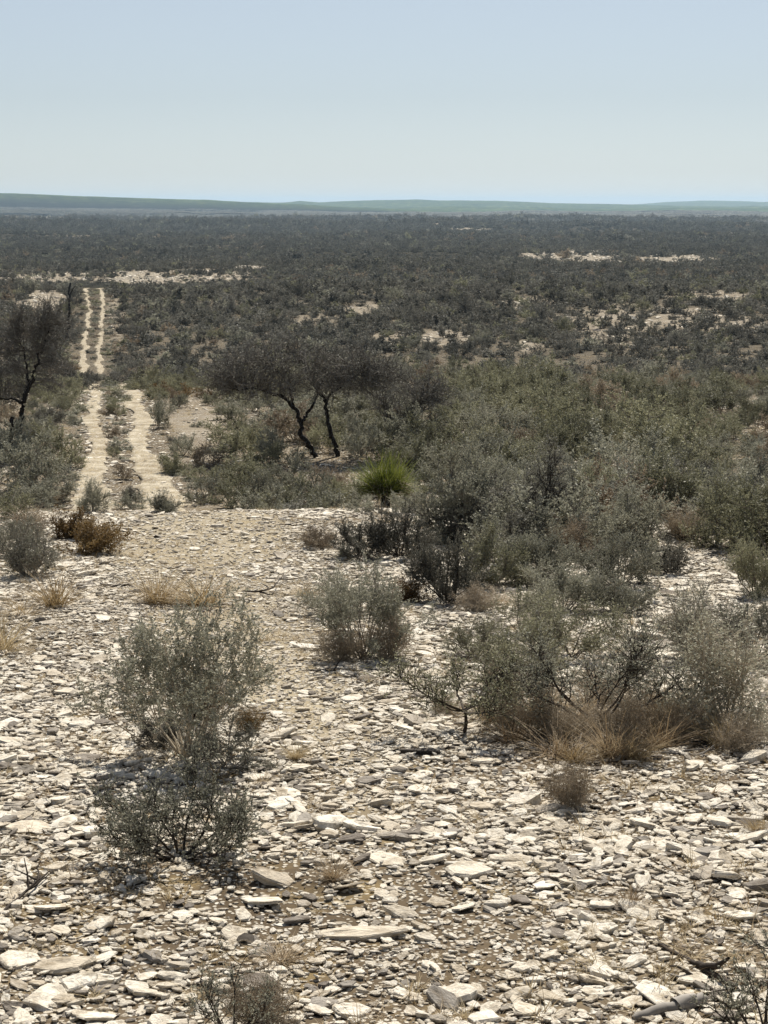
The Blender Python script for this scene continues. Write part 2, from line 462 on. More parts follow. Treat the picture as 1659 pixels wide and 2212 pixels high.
def shrub_geometry(seed, stems=10, branches=8, twigs=6, leaves=12, spread=65, asp=0.8, leaf=0.014, r0=0.011, low=0.3, up=0.35, jit=0.8, wid=0.5, lean=(0, 0), twig_len=0.16, sides=3, trunk=0.0):
    """A shrub about 1 wide and asp tall: stems from one root, side branches, twigs, leaves."""
    rng = np.random.default_rng(seed)
    tb = Tubes(sides); LP, LA = [], []
    foot = np.array([0.0, 0.0, 0.0])
    if trunk > 0:
        T0 = bend(rng, (-trunk * 0.25, 0, -0.03), (0.25, 0, 1), trunk + 0.03, 6, up=0.2, wob=0.14)
        tb.add(T0, np.linspace(r0 * 1.5, r0 * 1.05, 6)); foot = T0[-1].copy()
    asp = asp - foot[2] * 0.8
    for i in range(stems):
        th = math.radians(spread) * math.sqrt(rng.uniform(0.01, 1)); az = 2 * math.pi * (i + rng.uniform(-0.4, 0.4)) / stems
        d = np.array([math.sin(th) * math.cos(az) + lean[0], math.sin(th) * math.sin(az) + lean[1], math.cos(th)])
        dd = d / np.linalg.norm(d)
        L = 1.0 / math.sqrt((dd[0] ** 2 + dd[1] ** 2) / 0.5 ** 2 + (dd[2] / asp) ** 2) * rng.uniform(0.72, 1.02)
        p0 = foot + (np.array([rng.normal(0, 0.025), rng.normal(0, 0.025), -0.03]) if trunk == 0 else np.array([0, 0, -0.01]))
        S = bend(rng, p0, dd, L, 7, up=up, wob=0.13)
        rs = np.linspace(r0, r0 * 0.28, 7) * rng.uniform(0.7, 1.2)
        tb.add(S, rs)
        for j in range(branches):
            t = low + (1 - low) * (j + rng.uniform(0, 1)) / branches
            f = t * 6; a = min(int(f), 5)
            p = S[a] + (S[a + 1] - S[a]) * (f - a)
            sd_ = S[a + 1] - S[a]; sd_ /= np.linalg.norm(sd_) + 1e-9
            d = sd_ * 0.8 + rng.normal(0, 0.75, 3) + np.array([0, 0, 0.3])
            BL = L * rng.uniform(0.18, 0.42) * (1.15 - 0.55 * t)
            B = bend(rng, p, d, BL, 5, up=0.2, wob=0.18)
            tb.add(B, np.linspace(r0 * 0.42, r0 * 0.14, 5))
            for q in range(twigs):
                tt = rng.uniform(0.15, 1.0); f2 = tt * 4; a2 = min(int(f2), 3)
                p2 = B[a2] + (B[a2 + 1] - B[a2]) * (f2 - a2)
                bd = B[a2 + 1] - B[a2]; bd /= np.linalg.norm(bd) + 1e-9
                d2 = bd * 0.7 + rng.normal(0, 0.7, 3) + np.array([0, 0, 0.25])
                T = bend(rng, p2, d2, twig_len * rng.uniform(0.5, 1.25), 3, up=0.15, wob=0.25)
                tb.add(T, np.array([r0 * 0.16, r0 * 0.12, r0 * 0.07]))
                u = rng.uniform(0.1, 1.0, leaves)
                k = np.minimum((u * 2).astype(int), 1)
                LP.append(T[k] + (T[k + 1] - T[k]) * (u * 2 - k)[:, None])
                tv = T[2] - T[0]; tv = tv / (np.linalg.norm(tv) + 1e-9)
                LA.append(np.repeat(tv[None, :], leaves, 0))
    LP = np.concatenate(LP); LA = np.concatenate(LA)
    LP = LP + rng.normal(0, leaf * 0.15, LP.shape)
    LP[:, 2] = np.maximum(LP[:, 2], 0.01)
    lv, lf = leaf_quads(rng, LP, LA, leaf, wid, jit)
    tv, tf = tb.arrays()
    return tv, tf, lv, lf

def joined(name, tv, tf, lv, lf, m_stem, m_leaf):
    V = np.concatenate([tv, lv]); F = np.concatenate([tf, lf + len(tv)])
    mi = np.concatenate([np.zeros(len(tf), int), np.ones(len(lf), int)])
    return mesh_from(name, V, F, None, (m_stem, m_leaf), mi)

def blades(seed, n, h, w, spread, curl, base=0.06, segs=4):
    """narrow curving blades from one crown, 1 wide or so"""
    rng = np.random.default_rng(seed)
    V, F = [], []
    for i in range(n):
        az = rng.uniform(0, 2 * math.pi); th = math.radians(spread) * math.sqrt(rng.uniform(0, 1))
        L = h * rng.uniform(0.55, 1.1)
        d = np.array([math.sin(th) * math.cos(az), math.sin(th) * math.sin(az), math.cos(th)])
        p = np.array([rng.normal(0, base), rng.normal(0, base), -0.02])
        side = np.array([-math.sin(az), math.cos(az), 0]) + rng.normal(0, 0.3, 3); side /= np.linalg.norm(side)
        for s in range(segs + 1):
            ww = w * (1 - (s / segs) ** 1.5) * 0.5 + 0.0005
            V += [p - side * ww, p + side * ww]
            d = d + np.array([math.cos(az), math.sin(az), 0]) * curl / segs * rng.uniform(0.4, 1.4) - np.array([0, 0, curl * 0.7 / segs * s / segs])
            d /= np.linalg.norm(d)
            p = p + d * L / segs
        b = i * 2 * (segs + 1)
        for s in range(segs):
            F.append((b + 2 * s, b + 2 * s + 1, b + 2 * s + 3, b + 2 * s + 2))
    return np.array(V), np.array(F)

def slab_geometry(seed, n=9, thick=0.22):
    """an irregular flat piece of limestone, 1 across"""
    rng = np.random.default_rng(seed)
    ang = np.sort(np.linspace(0, 2 * math.pi, n, endpoint=False) + rng.uniform(-0.26, 0.26, n))
    el = rng.uniform(0.6, 1.0)
    r = 0.5 * rng.uniform(0.62, 1.12, n)
    ox, oy = r * np.cos(ang), r * np.sin(ang) * el
    tilt = rng.normal(0, 0.10, 2)
    V = []
    for (k, z) in ((0.86, -0.5), (1.0, -0.05), (0.985, 0.25), (0.90, 0.44), (0.5, 0.50)):
        jx = rng.normal(0, 0.018, n); jz = rng.normal(0, 0.05 if z > 0 else 0.03, n)
        V.append(np.stack([ox * k + jx, oy * k + jx[::-1], (z + jz) * thick + (ox * tilt[0] + oy * tilt[1]) * k], 1))
    V = np.concatenate(V + [np.array([[0, 0, 0.5 * thick + rng.normal(0, 0.02)]])])
    F4, F3 = [], []
    for ring in range(4):
        for j in range(n):
            a, b = ring * n + j, ring * n + (j + 1) % n
            F4.append((a, b, b + n, a + n))
    for j in range(n):
        F3.append((4 * n + j, 4 * n + (j + 1) % n, 5 * n))
    return V, np.array(F4), np.array(F3)

def scatter_stuff(name, protos, P, R, S, I, label):
    """One object: a mesh of points that carries copies of the prototype meshes."""
    me = bpy.data.meshes.new(name)
    n = len(P)
    me.vertices.add(n)
    me.vertices.foreach_set('co', np.asarray(P, np.float32).ravel())
    for nm, typ, arr in (('rot', 'FLOAT_VECTOR', R), ('scl', 'FLOAT_VECTOR', S)):
        at = me.attributes.new(nm, typ, 'POINT'); at.data.foreach_set('vector', np.asarray(arr, np.float32).ravel())
    at = me.attributes.new('idx', 'INT', 'POINT'); at.data.foreach_set('value', np.asarray(I, np.int32))
    o = link(name, me)
    g = bpy.data.node_groups.new(name, 'GeometryNodeTree')
    g.interface.new_socket('Geometry', in_out='INPUT', socket_type='NodeSocketGeometry')
    g.interface.new_socket('Geometry', in_out='OUTPUT', socket_type='NodeSocketGeometry')
    gi, go = g.nodes.new('NodeGroupInput'), g.nodes.new('NodeGroupOutput')
    jn = g.nodes.new('GeometryNodeJoinGeometry')
    for i, pm in enumerate(reversed(protos)):   # a multi-input socket counts its links from the last one
        po = bpy.data.objects.new(name + '_source', pm)
        oi = g.nodes.new('GeometryNodeObjectInfo')
        oi.inputs['Object'].default_value = po
        oi.inputs['As Instance'].default_value = False
        ti = g.nodes.new('GeometryNodeGeometryToInstance')
        g.links.new(oi.outputs['Geometry'], ti.inputs[0])
        g.links.new(ti.outputs[0], jn.inputs[0])
    ip = g.nodes.new('GeometryNodeInstanceOnPoints')
    ip.inputs['Pick Instance'].default_value = True
    def attr(nm, typ):
        nd = g.nodes.new('GeometryNodeInputNamedAttribute'); nd.data_type = typ
        nd.inputs['Name'].default_value = nm
        return nd.outputs['Attribute']
    g.links.new(gi.outputs[0], ip.inputs['Points'])
    g.links.new(jn.outputs[0], ip.inputs['Instance'])
    g.links.new(attr('idx', 'INT'), ip.inputs['Instance Index'])
    g.links.new(attr('rot', 'FLOAT_VECTOR'), ip.inputs['Rotation'])
    g.links.new(attr('scl', 'FLOAT_VECTOR'), ip.inputs['Scale'])
    g.links.new(ip.outputs[0], go.inputs[0])
    md = o.modifiers.new('scatter', 'NODES'); md.node_group = g
    tag(o, label, None, None, 'stuff')
    return o

# ------------------------------------------------------------------ ground and hills
def smooth_gravel(x, y):
    """0 on the driven gravel of the clearing, 1 on the rough slope"""
    z = height(x, y); px, py = to_px(x, np.maximum(y, 1.0), z)
    cxp = np.interp(py, [1090, 1200, 1300, 1450, 1600, 1850], [450, 430, 420, 580, 730, 820]); hw = np.interp(py, [1090, 1200, 1300, 1450, 1600, 1850], [290, 280, 280, 250, 200, 130])
    g = np.clip(1 - np.abs(px - cxp) / hw, 0, 1) * np.clip((1880 - py) / 420, 0, 1)
    soil = np.exp(-(((px - 480) / 330) ** 2 + ((py - 1900) / 85) ** 2)) + 0.8 * np.exp(-(((px - 1560) / 160) ** 2 + ((py - 2060) / 70) ** 2)) + 0.7 * np.exp(-(((px - 1270) / 260) ** 2 + ((py - 1625) / 40) ** 2))
    g = g * (0.3 + 1.5 * fbm(x / 0.9, y / 1.6, 66, 4))
    return 1 - 0.95 * np.clip(g * 1.5, 0, 1), np.clip(soil, 0, 1)

CLEAR = [  # patches of bare pale ground, in picture columns and rows of the ground itself: centre, half sizes, strength
 (95, 655, 48, 26, 1.0), (10, 800, 22, 34, 0.9), (10, 880, 30, 24, 0.8), (400, 593, 170, 22, 0.66), (100, 596, 150, 17, 0.62), (540, 580, 40, 9, 1.0), (300, 600, 70, 16, 0.95),
 (1230, 556, 120, 20, 0.82), (1360, 566, 190, 16, 0.8), (1480, 562, 110, 14, 0.8), (1290, 620, 80, 7, 0.7), (1400, 690, 240, 34, 0.62), (1140, 745, 40, 16, 0.8), (1130, 655, 70, 12, 0.75),
 (960, 730, 60, 18, 0.75), (850, 735, 60, 14, 0.5), (780, 665, 40, 16, 0.6), (1320, 735, 60, 20, 0.7), (1550, 640, 120, 14, 0.5), (1640, 700, 60, 20, 0.6), (660, 690, 90, 16, 0.4), (870, 485, 120, 4, 0.6), (1010, 496, 60, 4, 0.7),
 (60, 468, 120, 4, 0.6), (430, 890, 70, 50, 0.5), (430, 960, 60, 40, 0.45), (540, 490, 50, 5, 0.5), (250, 690, 30, 60, 0.4),
]
def bare_amount(x, y):
    """0 under scrub, up to 1 on the bare limestone patches of the plain"""
    x = np.asarray(x, float); y = np.asarray(y, float)
    ys = np.maximum(y, 1.0)
    px, py = to_px(x, ys, height(x, ys))
    n = 0.25 + 1.9 * fbm(x / 8.0, y / 8.0, 85, 4)
    keep = np.ones(x.shape)
    for (cx_, cy_, hx, hy, st) in CLEAR:
        e = (((px - cx_) / hx) ** 2 + ((py - cy_) / hy) ** 2) * n
        keep = keep * (1 - st * np.clip(1.6 - e * 1.2, 0, 1))
    return np.where(y > 40, 1 - keep, 0)

def polar_sheet(name, radii, angles, mat, smooth=True):
    R, A = np.meshgrid(radii, angles, indexing='ij')
    X, Y = R * np.sin(A), R * np.cos(A)
    Z = height(X, Y)
    V = np.stack([X, Y, Z], -1).reshape(-1, 3)
    nr, na = R.shape
    i = np.arange(nr - 1)[:, None] * na; j = np.arange(na - 1)[None, :]
    F = np.stack([i + j, i + j + 1, i + na + j + 1, i + na + j], -1).reshape(-1, 4)[:, ::-1]
    me = mesh_from(name, V, F, None, (mat,), None, smooth)
    g, s = smooth_gravel(V[:, 0], V[:, 1])
    at = me.attributes.new('driven', 'FLOAT', 'POINT')
    at.data.foreach_set('value', (np.clip((1 - g) / 0.95, 0, 1) * (V[:, 1] > 5) * (V[:, 1] < 34)).astype(np.float32))
    at = me.attributes.new('bare', 'FLOAT', 'POINT')
    at.data.foreach_set('value', bare_amount(V[:, 0], V[:, 1]).astype(np.float32))
    return link(name, me)

ANG = np.radians(np.concatenate([np.linspace(-180, -40, 36)[:-1], np.linspace(-40, -15, 60)[:-1], np.linspace(-15, 15, 460), np.linspace(15, 40, 60)[1:], np.linspace(40, 180, 36)[1:]]))
RAD = np.concatenate([np.linspace(0.3, 5, 14)[:-1], np.exp(np.linspace(math.log(5), math.log(60), 360))[:-1], np.exp(np.linspace(math.log(60), math.log(600), 260))[:-1], np.exp(np.linspace(math.log(600), math.log(3600), 170))])
tag(polar_sheet('ground', RAD, ANG, M['ground']), 'stony pale soil of the desert plain', None, None, 'structure')
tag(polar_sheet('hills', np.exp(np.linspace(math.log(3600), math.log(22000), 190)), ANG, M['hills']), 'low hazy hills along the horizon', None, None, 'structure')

# two-track: ribbons of crushed limestone laid on the ground
RUTS = [
    [(215, 1098, 170), (207, 1060, 96), (203, 1008, 60), (204, 970, 50), (205, 933, 44), (205, 900, 42), (200, 865, 34), (194, 836, 28)],
    [(350, 1098, 210), (336, 1060, 112), (318, 1008, 68), (308, 970, 60), (300, 933, 58), (298, 900, 52), (284, 865, 40), (262, 836, 26)],
    [(178, 806, 26), (180, 774, 18), (185, 740, 14), (187, 709, 11), (191, 685, 13), (192, 664, 12), (187, 645, 10), (182, 624, 10)],
    [(214, 806, 22), (213, 774, 16), (218, 740, 13), (219, 709, 12), (220, 685, 12), (221, 664, 12), (219, 645, 11), (215, 624, 13)],
]
RUT_W = []          # world polylines: x, y, half width
V, F, nv = [], [], 0
rr = np.random.default_rng(5)
for rut in RUTS:
    pts = []
    for (px, py, w) in rut:
        x, y, z = ground_at(px, py)
        pts.append((x, y, w / ppm(x, y, z) / 2))
    pts = sorted(pts, key=lambda p: p[1])
    pts = np.array(pts)
    RUT_W.append(pts)
    ys = np.arange(pts[0, 1] - 1.5, pts[-1, 1] + (1.5 if pts[-1, 1] < 120 else 4), 0.35)
    xs = np.interp(ys, pts[:, 1], pts[:, 0]); ws = np.interp(ys, pts[:, 1], pts[:, 2])
    ws = ws * (0.45 + 0.85 * fbm(ys * 0.55, ys * 0, 31, 3)); xs = xs + 0.75 * (fbm(ys * 0.22, ys * 0 + len(RUT_W), 47, 3) - 0.5)
    c = 9
    for a in range(len(ys)):
        for b in range(c):
            f = b / (c - 1) * 2 - 1
            X = xs[a] + f * ws[a] * (1 + 0.6 * rr.uniform(-1, 0.6) * (abs(f) > 0.9)); Y = ys[a]
            V.append((X, Y, float(height(X, Y)) + 0.05 * (1 - abs(f) ** 6) - 0.012))
    for a in range(len(ys) - 1):
        for b in range(c - 1):
            q = nv + a * c + b
            F.append((q, q + 1, q + c + 1, q + c))
    nv += len(ys) * c
tag(link('dirt_track', mesh_from('dirt_track', np.array(V), np.array(F), None, (M['track'],), None, True)), 'two pale wheel ruts running away over the plain', None, None, 'structure')

def near_track(x, y, pad=0.0):
    x = np.asarray(x); y = np.asarray(y); hit = np.zeros(x.shape, bool)
    for p in RUT_W:
        inside = (y > p[0, 1] - 2) & (y < p[-1, 1] + 2)
        cx = np.interp(y, p[:, 1], p[:, 0]); w = np.interp(y, p[:, 1], p[:, 2])
        hit |= inside & (np.abs(x - cx) < w + pad)
    return hit

def track_corridor(x, y):
    """the cleared strip between and beside the ruts"""
    x = np.asarray(x); y = np.asarray(y); hit = np.zeros(x.shape, bool)
    for (a, b, pad) in ((RUT_W[0], RUT_W[1], 0.5), (RUT_W[2], RUT_W[3], 1.3)):
        inside = (y > a[0, 1] - 8) & (y < a[-1, 1] + 6)
        xa = np.interp(y, a[:, 1], a[:, 0]) - np.interp(y, a[:, 1], a[:, 2]) - pad
        xb = np.interp(y, b[:, 1], b[:, 0]) + np.interp(y, b[:, 1], b[:, 2]) + pad
        hit |= inside & (x > xa) & (x < xb)
    return hit

# ------------------------------------------------------------------ plant kit
SETS = {'fine': [], 'mid': [], 'far': []}
for s in range(7):
    SETS['mid'].append(shrub_geometry(100 + s, stems=10, branches=8, twigs=5, leaves=24, spread=78, asp=0.72, leaf=0.022, r0=0.010, low=0.42, up=0.3, wid=0.55))
for s in range(6):
    SETS['far'].append(shrub_geometry(200 + s, stems=7, branches=6, twigs=3, leaves=9, spread=80, asp=0.75, leaf=0.068, r0=0.010, low=0.2, up=0.25, wid=0.6))
STYLE = {'grey': ('twig_grey', 'leaf_grey'), 'olive': ('twig_grey', 'leaf_olive'), 'dark': ('twig_dark', 'leaf_dark'), 'brown': ('twig_pale', 'leaf_brown'),
         'rust': ('twig_dark', 'leaf_rust'), 'pale': ('twig_pale', 'leaf_grey'), 'darkstem': ('twig_dark', 'leaf_grey'), 'darkolive': ('twig_dark', 'leaf_olive'), 'bright': ('twig_grey', 'leaf_bright'), 'mesq': ('twig_mesq', 'leaf_dark'), 'far': ('twig_dark', 'leaf_far')}
_cache = {}

def part_meshes(geo, tagname, style):
    key = (id(geo), style)
    if key not in _cache:
        tv, tf, lv, lf = geo
        a, b = STYLE[style]
        _cache[key] = (mesh_from('stems', tv, tf, None, (M[a],)), mesh_from('foliage', lv, lf, None, (M[b],)), geo)
    return _cache[key]

def shrub(name, cat, x, y, z, w, h, geo, style, label, group=None, rz=0.0, asp=0.72):
    ms, mf, _g = part_meshes(geo, '', style)
    r = bpy.data.objects.new(name, None); col.objects.link(r)
    r.empty_display_size = 0.2
    r.location = (x, y, z); r.rotation_euler = (0, 0, rz); r.scale = (w, w, h / asp)
    tag(r, label, cat, group)
    for nm, me in (('stems', ms), ('foliage', mf)):
        c = link(nm, me); c.parent = r
    return r

rnd = np.random.default_rng(77)
FINE = {   # geometry recipes for the plants near the viewer (all about 1 wide)
    'open': dict(stems=11, branches=10, twigs=8, leaves=15, spread=72, asp=0.85, leaf=0.0165, r0=0.010, low=0.52, up=0.35),
    'broom': dict(stems=34, branches=6, twigs=7, leaves=18, spread=42, asp=1.0, leaf=0.0155, r0=0.006, low=0.60, up=0.2, twig_len=0.10),
    'dense': dict(stems=14, branches=10, twigs=8, leaves=24, spread=74, asp=0.75, leaf=0.017, r0=0.010, low=0.42, up=0.3),
    'twiggy': dict(stems=15, branches=11, twigs=10, leaves=5, spread=66, asp=0.8, leaf=0.019, r0=0.010, low=0.25, up=0.25),
    'sparse': dict(stems=6, branches=7, twigs=5, leaves=9, spread=60, asp=0.9, leaf=0.022, r0=0.013, low=0.45, up=0.3),
    'fuzzy': dict(stems=30, branches=8, twigs=8, leaves=7, spread=60, asp=0.75, leaf=0.022, r0=0.006, low=0.2, up=0.3, wid=0.35),
    'branchy': dict(stems=6, branches=12, twigs=9, leaves=10, spread=58, asp=1.05, leaf=0.015, r0=0.010, low=0.45, up=0.3),
    'mound': dict(stems=24, branches=6, twigs=6, leaves=12, spread=78, asp=0.62, leaf=0.030, r0=0.006, low=0.2, up=0.2),
}
_fs = [300]
_keep = []
def fine(kind, **kw):
    _fs[0] += 1
    p = dict(FINE[kind]); p.update(kw)
    g = shrub_geometry(_fs[0], **p)
    _keep.append(g)
    return g, p['asp']

# name, category, base column, base row, width px, height px, recipe, style, label
HEROES = [
 ('desert_shrub', 'shrub', 385, 1852, 360, 300, 'open', 'darkstem', 'nearest grey-green shrub with dark forking stems, in front of the straw-stemmed shrub'),
 ('desert_shrub', 'shrub', 408, 1640, 395, 345, 'broom', 'pale', 'tall shrub of many upright straw-pale stems under a grey-green top'),
 ('desert_shrub', 'shrub', 345, 1618, 120, 85, 'dense', 'dark', 'low dark green shrub tucked under the left of the straw-stemmed shrub'),
 ('desert_shrub', 'shrub', 495, 1660, 190, 120, 'open', 'grey', 'loose grey shrub at the right foot of the straw-stemmed shrub'),
 ('dry_bush', 'dry bush', 430, 1560, 150, 140, 'fuzzy', 'rust', 'rust brown dry bush growing up through the straw-stemmed shrub'),
 ('dry_bush', 'dry bush', 540, 1582, 75, 62, 'fuzzy', 'rust', 'small rust brown bush at the right edge of the straw-stemmed shrub'),
 ('desert_shrub', 'shrub', 785, 1425, 230, 215, 'broom', 'grey', 'upright grey shrub alone on the stones between the clearing and the thicket'),
 ('desert_shrub', 'shrub', 720, 1330, 150, 100, 'open', 'grey', 'lower loose grey shrub behind the upright grey shrub on the stones'),
 ('dry_bush', 'dry bush', 735, 1432, 130, 85, 'fuzzy', 'brown', 'brownish dry bush at the left foot of the upright grey shrub'),
 ('dry_bush', 'dry bush', 840, 1428, 110, 110, 'fuzzy', 'brown', 'brownish dry bush at the right foot of the upright grey shrub'),
 ('desert_shrub', 'shrub', 1003, 1590, 330, 275, 'branchy', 'darkolive', 'small tree-like olive shrub on a single thin dark stem'),
 ('desert_shrub', 'shrub', 1290, 1592, 370, 345, 'branchy', 'darkstem', 'tall airy shrub with bare dark stems rising out of brown grass'),
 ('desert_shrub', 'shrub', 1120, 1482, 230, 165, 'open', 'olive', 'rounded olive shrub behind the single-stemmed one'),
 ('desert_shrub', 'shrub', 1235, 1420, 240, 160, 'open', 'olive', 'wide olive shrub between the airy dark-stemmed shrub and the thicket'),
 ('desert_shrub', 'shrub', 1575, 1585, 370, 235, 'twiggy', 'pale', 'big nearly leafless shrub of tangled twigs at the edge of the tan grass'),
 ('desert_shrub', 'shrub', 1500, 1430, 200, 170, 'twiggy', 'grey', 'thin twiggy grey shrub behind the big leafless shrub'),
 ('desert_shrub', 'shrub', 1630, 1440, 190, 190, 'open', 'grey', 'grey leafy shrub just behind the big leafless shrub, cut by the frame edge'),
 ('dry_bush', 'dry bush', 1232, 1750, 135, 108, 'fuzzy', 'brown', 'round ball of fine grey-brown twigs alone on the rubble'),
 ('desert_shrub', 'shrub', 505, 2262, 250, 215, 'sparse', 'darkstem', 'sparse black-stemmed shrub at the bottom edge of the photo among white stones'),
 ('dry_bush', 'dry bush', 560, 2225, 190, 130, 'fuzzy', 'brown', 'brown dry bush behind the sparse black-stemmed shrub at the bottom edge'),
 ('desert_shrub', 'shrub', 1665, 2275, 330, 280, 'sparse', 'darkstem', 'dark sparse shrub in the bottom corner beside the grey log'),
 ('desert_shrub', 'shrub', 690, 1184, 95, 52, 'dense', 'brown', 'low grey-brown shrub at the end of the gravel clearing, before the dark shrubs'),
 ('desert_shrub', 'shrub', 780, 1208, 125, 95, 'dense', 'far', 'dark shrub just left of the white rock shelf top'),
 ('desert_shrub', 'shrub', 862, 1205, 150, 108, 'dense', 'far', 'dark brownish shrub overhanging the top of the white rock shelf'),
 ('desert_shrub', 'shrub', 965, 1302, 165, 165, 'dense', 'far', 'darkest shrub, nearly black below, at the right end of the white rock shelf'),
 ('dry_bush', 'dry bush', 880, 1302, 85, 52, 'mound', 'rust', 'low yellow-rust bush below the white rock shelf'),
 ('dry_bush', 'dry bush', 745, 1208, 34, 26, 'mound', 'olive', 'tiny yellow-green bush at the left end of the white rock shelf'),
 ('desert_shrub', 'shrub', 1012, 1172, 235, 182, 'dense', 'grey', 'large rounded grey shrub with a pale green top, right of the bright yucca'),
 ('desert_shrub', 'shrub', 1185, 1165, 195, 190, 'twiggy', 'dark', 'dark twiggy shrub with a thick black fork and bare pale twigs on top'),
 ('desert_shrub', 'shrub', 1350, 1182, 195, 150, 'dense', 'grey', 'rounded grey-green shrub right of the shrub with the black fork'),
 ('desert_shrub', 'shrub', 1445, 1122, 200, 135, 'dense', 'olive', 'broad pale olive shrub on top of the thicket'),
 ('desert_shrub', 'shrub', 1600, 1185, 220, 190, 'dense', 'olive', 'large olive shrub at the frame edge in the thicket above the bare stony gap'),
 ('desert_shrub', 'shrub', 1640, 1090, 170, 110, 'dense', 'grey', 'grey shrub behind the large olive shrub at the frame edge'),
 ('desert_shrub', 'shrub', 1065, 1268, 180, 125, 'dense', 'olive', 'olive shrub right of the darkest shrub'),
 ('desert_shrub', 'shrub', 1170, 1260, 170, 120, 'dense', 'grey', 'grey shrub between the olive shrub and the thicket, below the black fork'),
 ('dry_bush', 'dry bush', 1235, 1205, 125, 88, 'fuzzy', 'brown', 'brown dry bush at the foot of the shrub with the black fork'),
 ('desert_shrub', 'shrub', 1335, 1268, 190, 125, 'dense', 'grey', 'wide grey shrub at the near edge of the thicket, left of the bare stony gap'),
 ('desert_shrub', 'shrub', 1448, 1242, 95, 85, 'dense', 'dark', 'small dark reddish shrub at the left side of the bare stony gap'),
 ('dry_bush', 'dry bush', 1475, 1168, 115, 75, 'fuzzy', 'brown', 'tan dry bush at the top of the bare stony gap'),
 ('desert_shrub', 'shrub', 1635, 1292, 140, 125, 'dense', 'olive', 'dark olive shrub at the frame edge right of the bare stony gap'),
 ('desert_shrub', 'shrub', 1105, 1105, 150, 110, 'dense', 'grey', 'grey shrub squeezed between the large rounded shrub and the black-forked shrub'),
 ('desert_shrub', 'shrub', 1290, 1105, 150, 105, 'dense', 'olive', 'olive shrub behind the rounded grey-green shrub of the thicket'),
 ('desert_shrub', 'shrub', 1540, 1120, 140, 105, 'dense', 'grey', 'grey shrub between the broad pale olive shrub and the frame edge'),
 ('desert_shrub', 'shrub', 1125, 1372, 170, 105, 'open', 'olive', 'olive shrub in the middle of the stony strip, right of the darkest shrub'),
 ('desert_shrub', 'shrub', 1020, 1420, 140, 95, 'open', 'olive', 'small loose olive shrub above the single-stemmed olive one'),
 ('desert_shrub', 'shrub', 1335, 1330, 150, 100, 'dense', 'grey', 'grey shrub just before the thicket, above the pale ledge blocks'),
 ('desert_shrub', 'shrub', 1215, 1320, 170, 110, 'dense', 'grey', 'grey shrub before the thicket, straight above the airy dark-stemmed shrub'),
 ('desert_shrub', 'shrub', 62, 1248, 175, 135, 'twiggy', 'grey', 'twiggy grey shrub at the frame edge in front of the rust bushes'),
 ('desert_shrub', 'shrub', 15, 1200, 130, 110, 'open', 'grey', 'leafy grey shrub at the frame edge behind the twiggy one'),
 ('dry_bush', 'dry bush', 152, 1165, 90, 68, 'mound', 'rust', 'smaller rust brown bush, the one behind, left of the track mouth'),
 ('dry_bush', 'dry bush', 207, 1197, 140, 72, 'mound', 'rust', 'larger rust brown bush, the one in front, left of the track mouth'),
 ('desert_shrub', 'shrub', 200, 1108, 85, 66, 'dense', 'grey', 'small grey shrub behind the rust bushes at the track mouth'),
 ('desert_shrub', 'shrub', 280, 1080, 38, 30, 'mound', 'dark', 'tiny dark green plant between the two wheel ruts at their near end'),
 ('desert_shrub', 'shrub', 356, 1108, 75, 44, 'mound', 'grey', 'small grey mound at the near end of the right-hand wheel rut'),
 ('desert_shrub', 'shrub', 372, 1022, 66, 46, 'mound', 'olive', 'small bright olive mound right of the wheel ruts'),
]
for (nm, cat, px, py, w, h, rec, style, lab) in HEROES:
    x, y, z = ground_at(px, py)
    s = ppm(x, y, z)
    g, asp = fine(rec, **({'trunk': 0.24, 'stems': 7, 'spread': 78} if 'single thin' in lab else {'trunk': 0.08, 'stems': 8, 'spread': 70} if 'airy shrub with bare' in lab else {}))
    shrub(nm, cat, x, y, z, w / s * 1.1, h / s * 1.12, g, style, lab, None, rnd.uniform(0, 6.28), asp)


for i, (px, py, w, h, lab) in enumerate([
    (1095, 1575, 150, 105, 'brown brush clump nearest the thin leaning stem'), (1165, 1590, 165, 120, 'brown brush clump behind the widest brown grass tuft'),
    (1245, 1608, 170, 118, 'brown brush clump left of the feet of the airy shrub'), (1340, 1600, 170, 130, 'brown brush clump right of the feet of the airy shrub'),
    (1410, 1585, 160, 130, 'brown brush clump behind the tan grass'), (1470, 1600, 150, 105, 'brown brush clump in front of the arching bare branch'),
    (1090, 1500, 140, 85, 'brown brush clump at the back, behind the single-stemmed olive shrub'), (1300, 1520, 170, 100, 'brown brush clump right behind the airy shrub'),
    (1600, 1630, 150, 90, 'brown brush clump at the frame edge under the leafless shrub'), (960, 1545, 90, 50, 'low brown brush clump left of the thin leaning stem'),
    (60, 1175, 130, 80, 'brown brush clump behind the twiggy grey shrub at the frame edge'), (1030, 1322, 140, 60, 'brown brush clump at the foot of the darkest shrub')]):
    x, y, z = ground_at(px, py); s = ppm(x, y, z)
    g, asp = fine('fuzzy', leaves=5)
    shrub('dry_bush', 'dry bush', x, y, z, w / s, h / s, g, 'brown', lab, None, rnd.uniform(0, 6.28), asp)

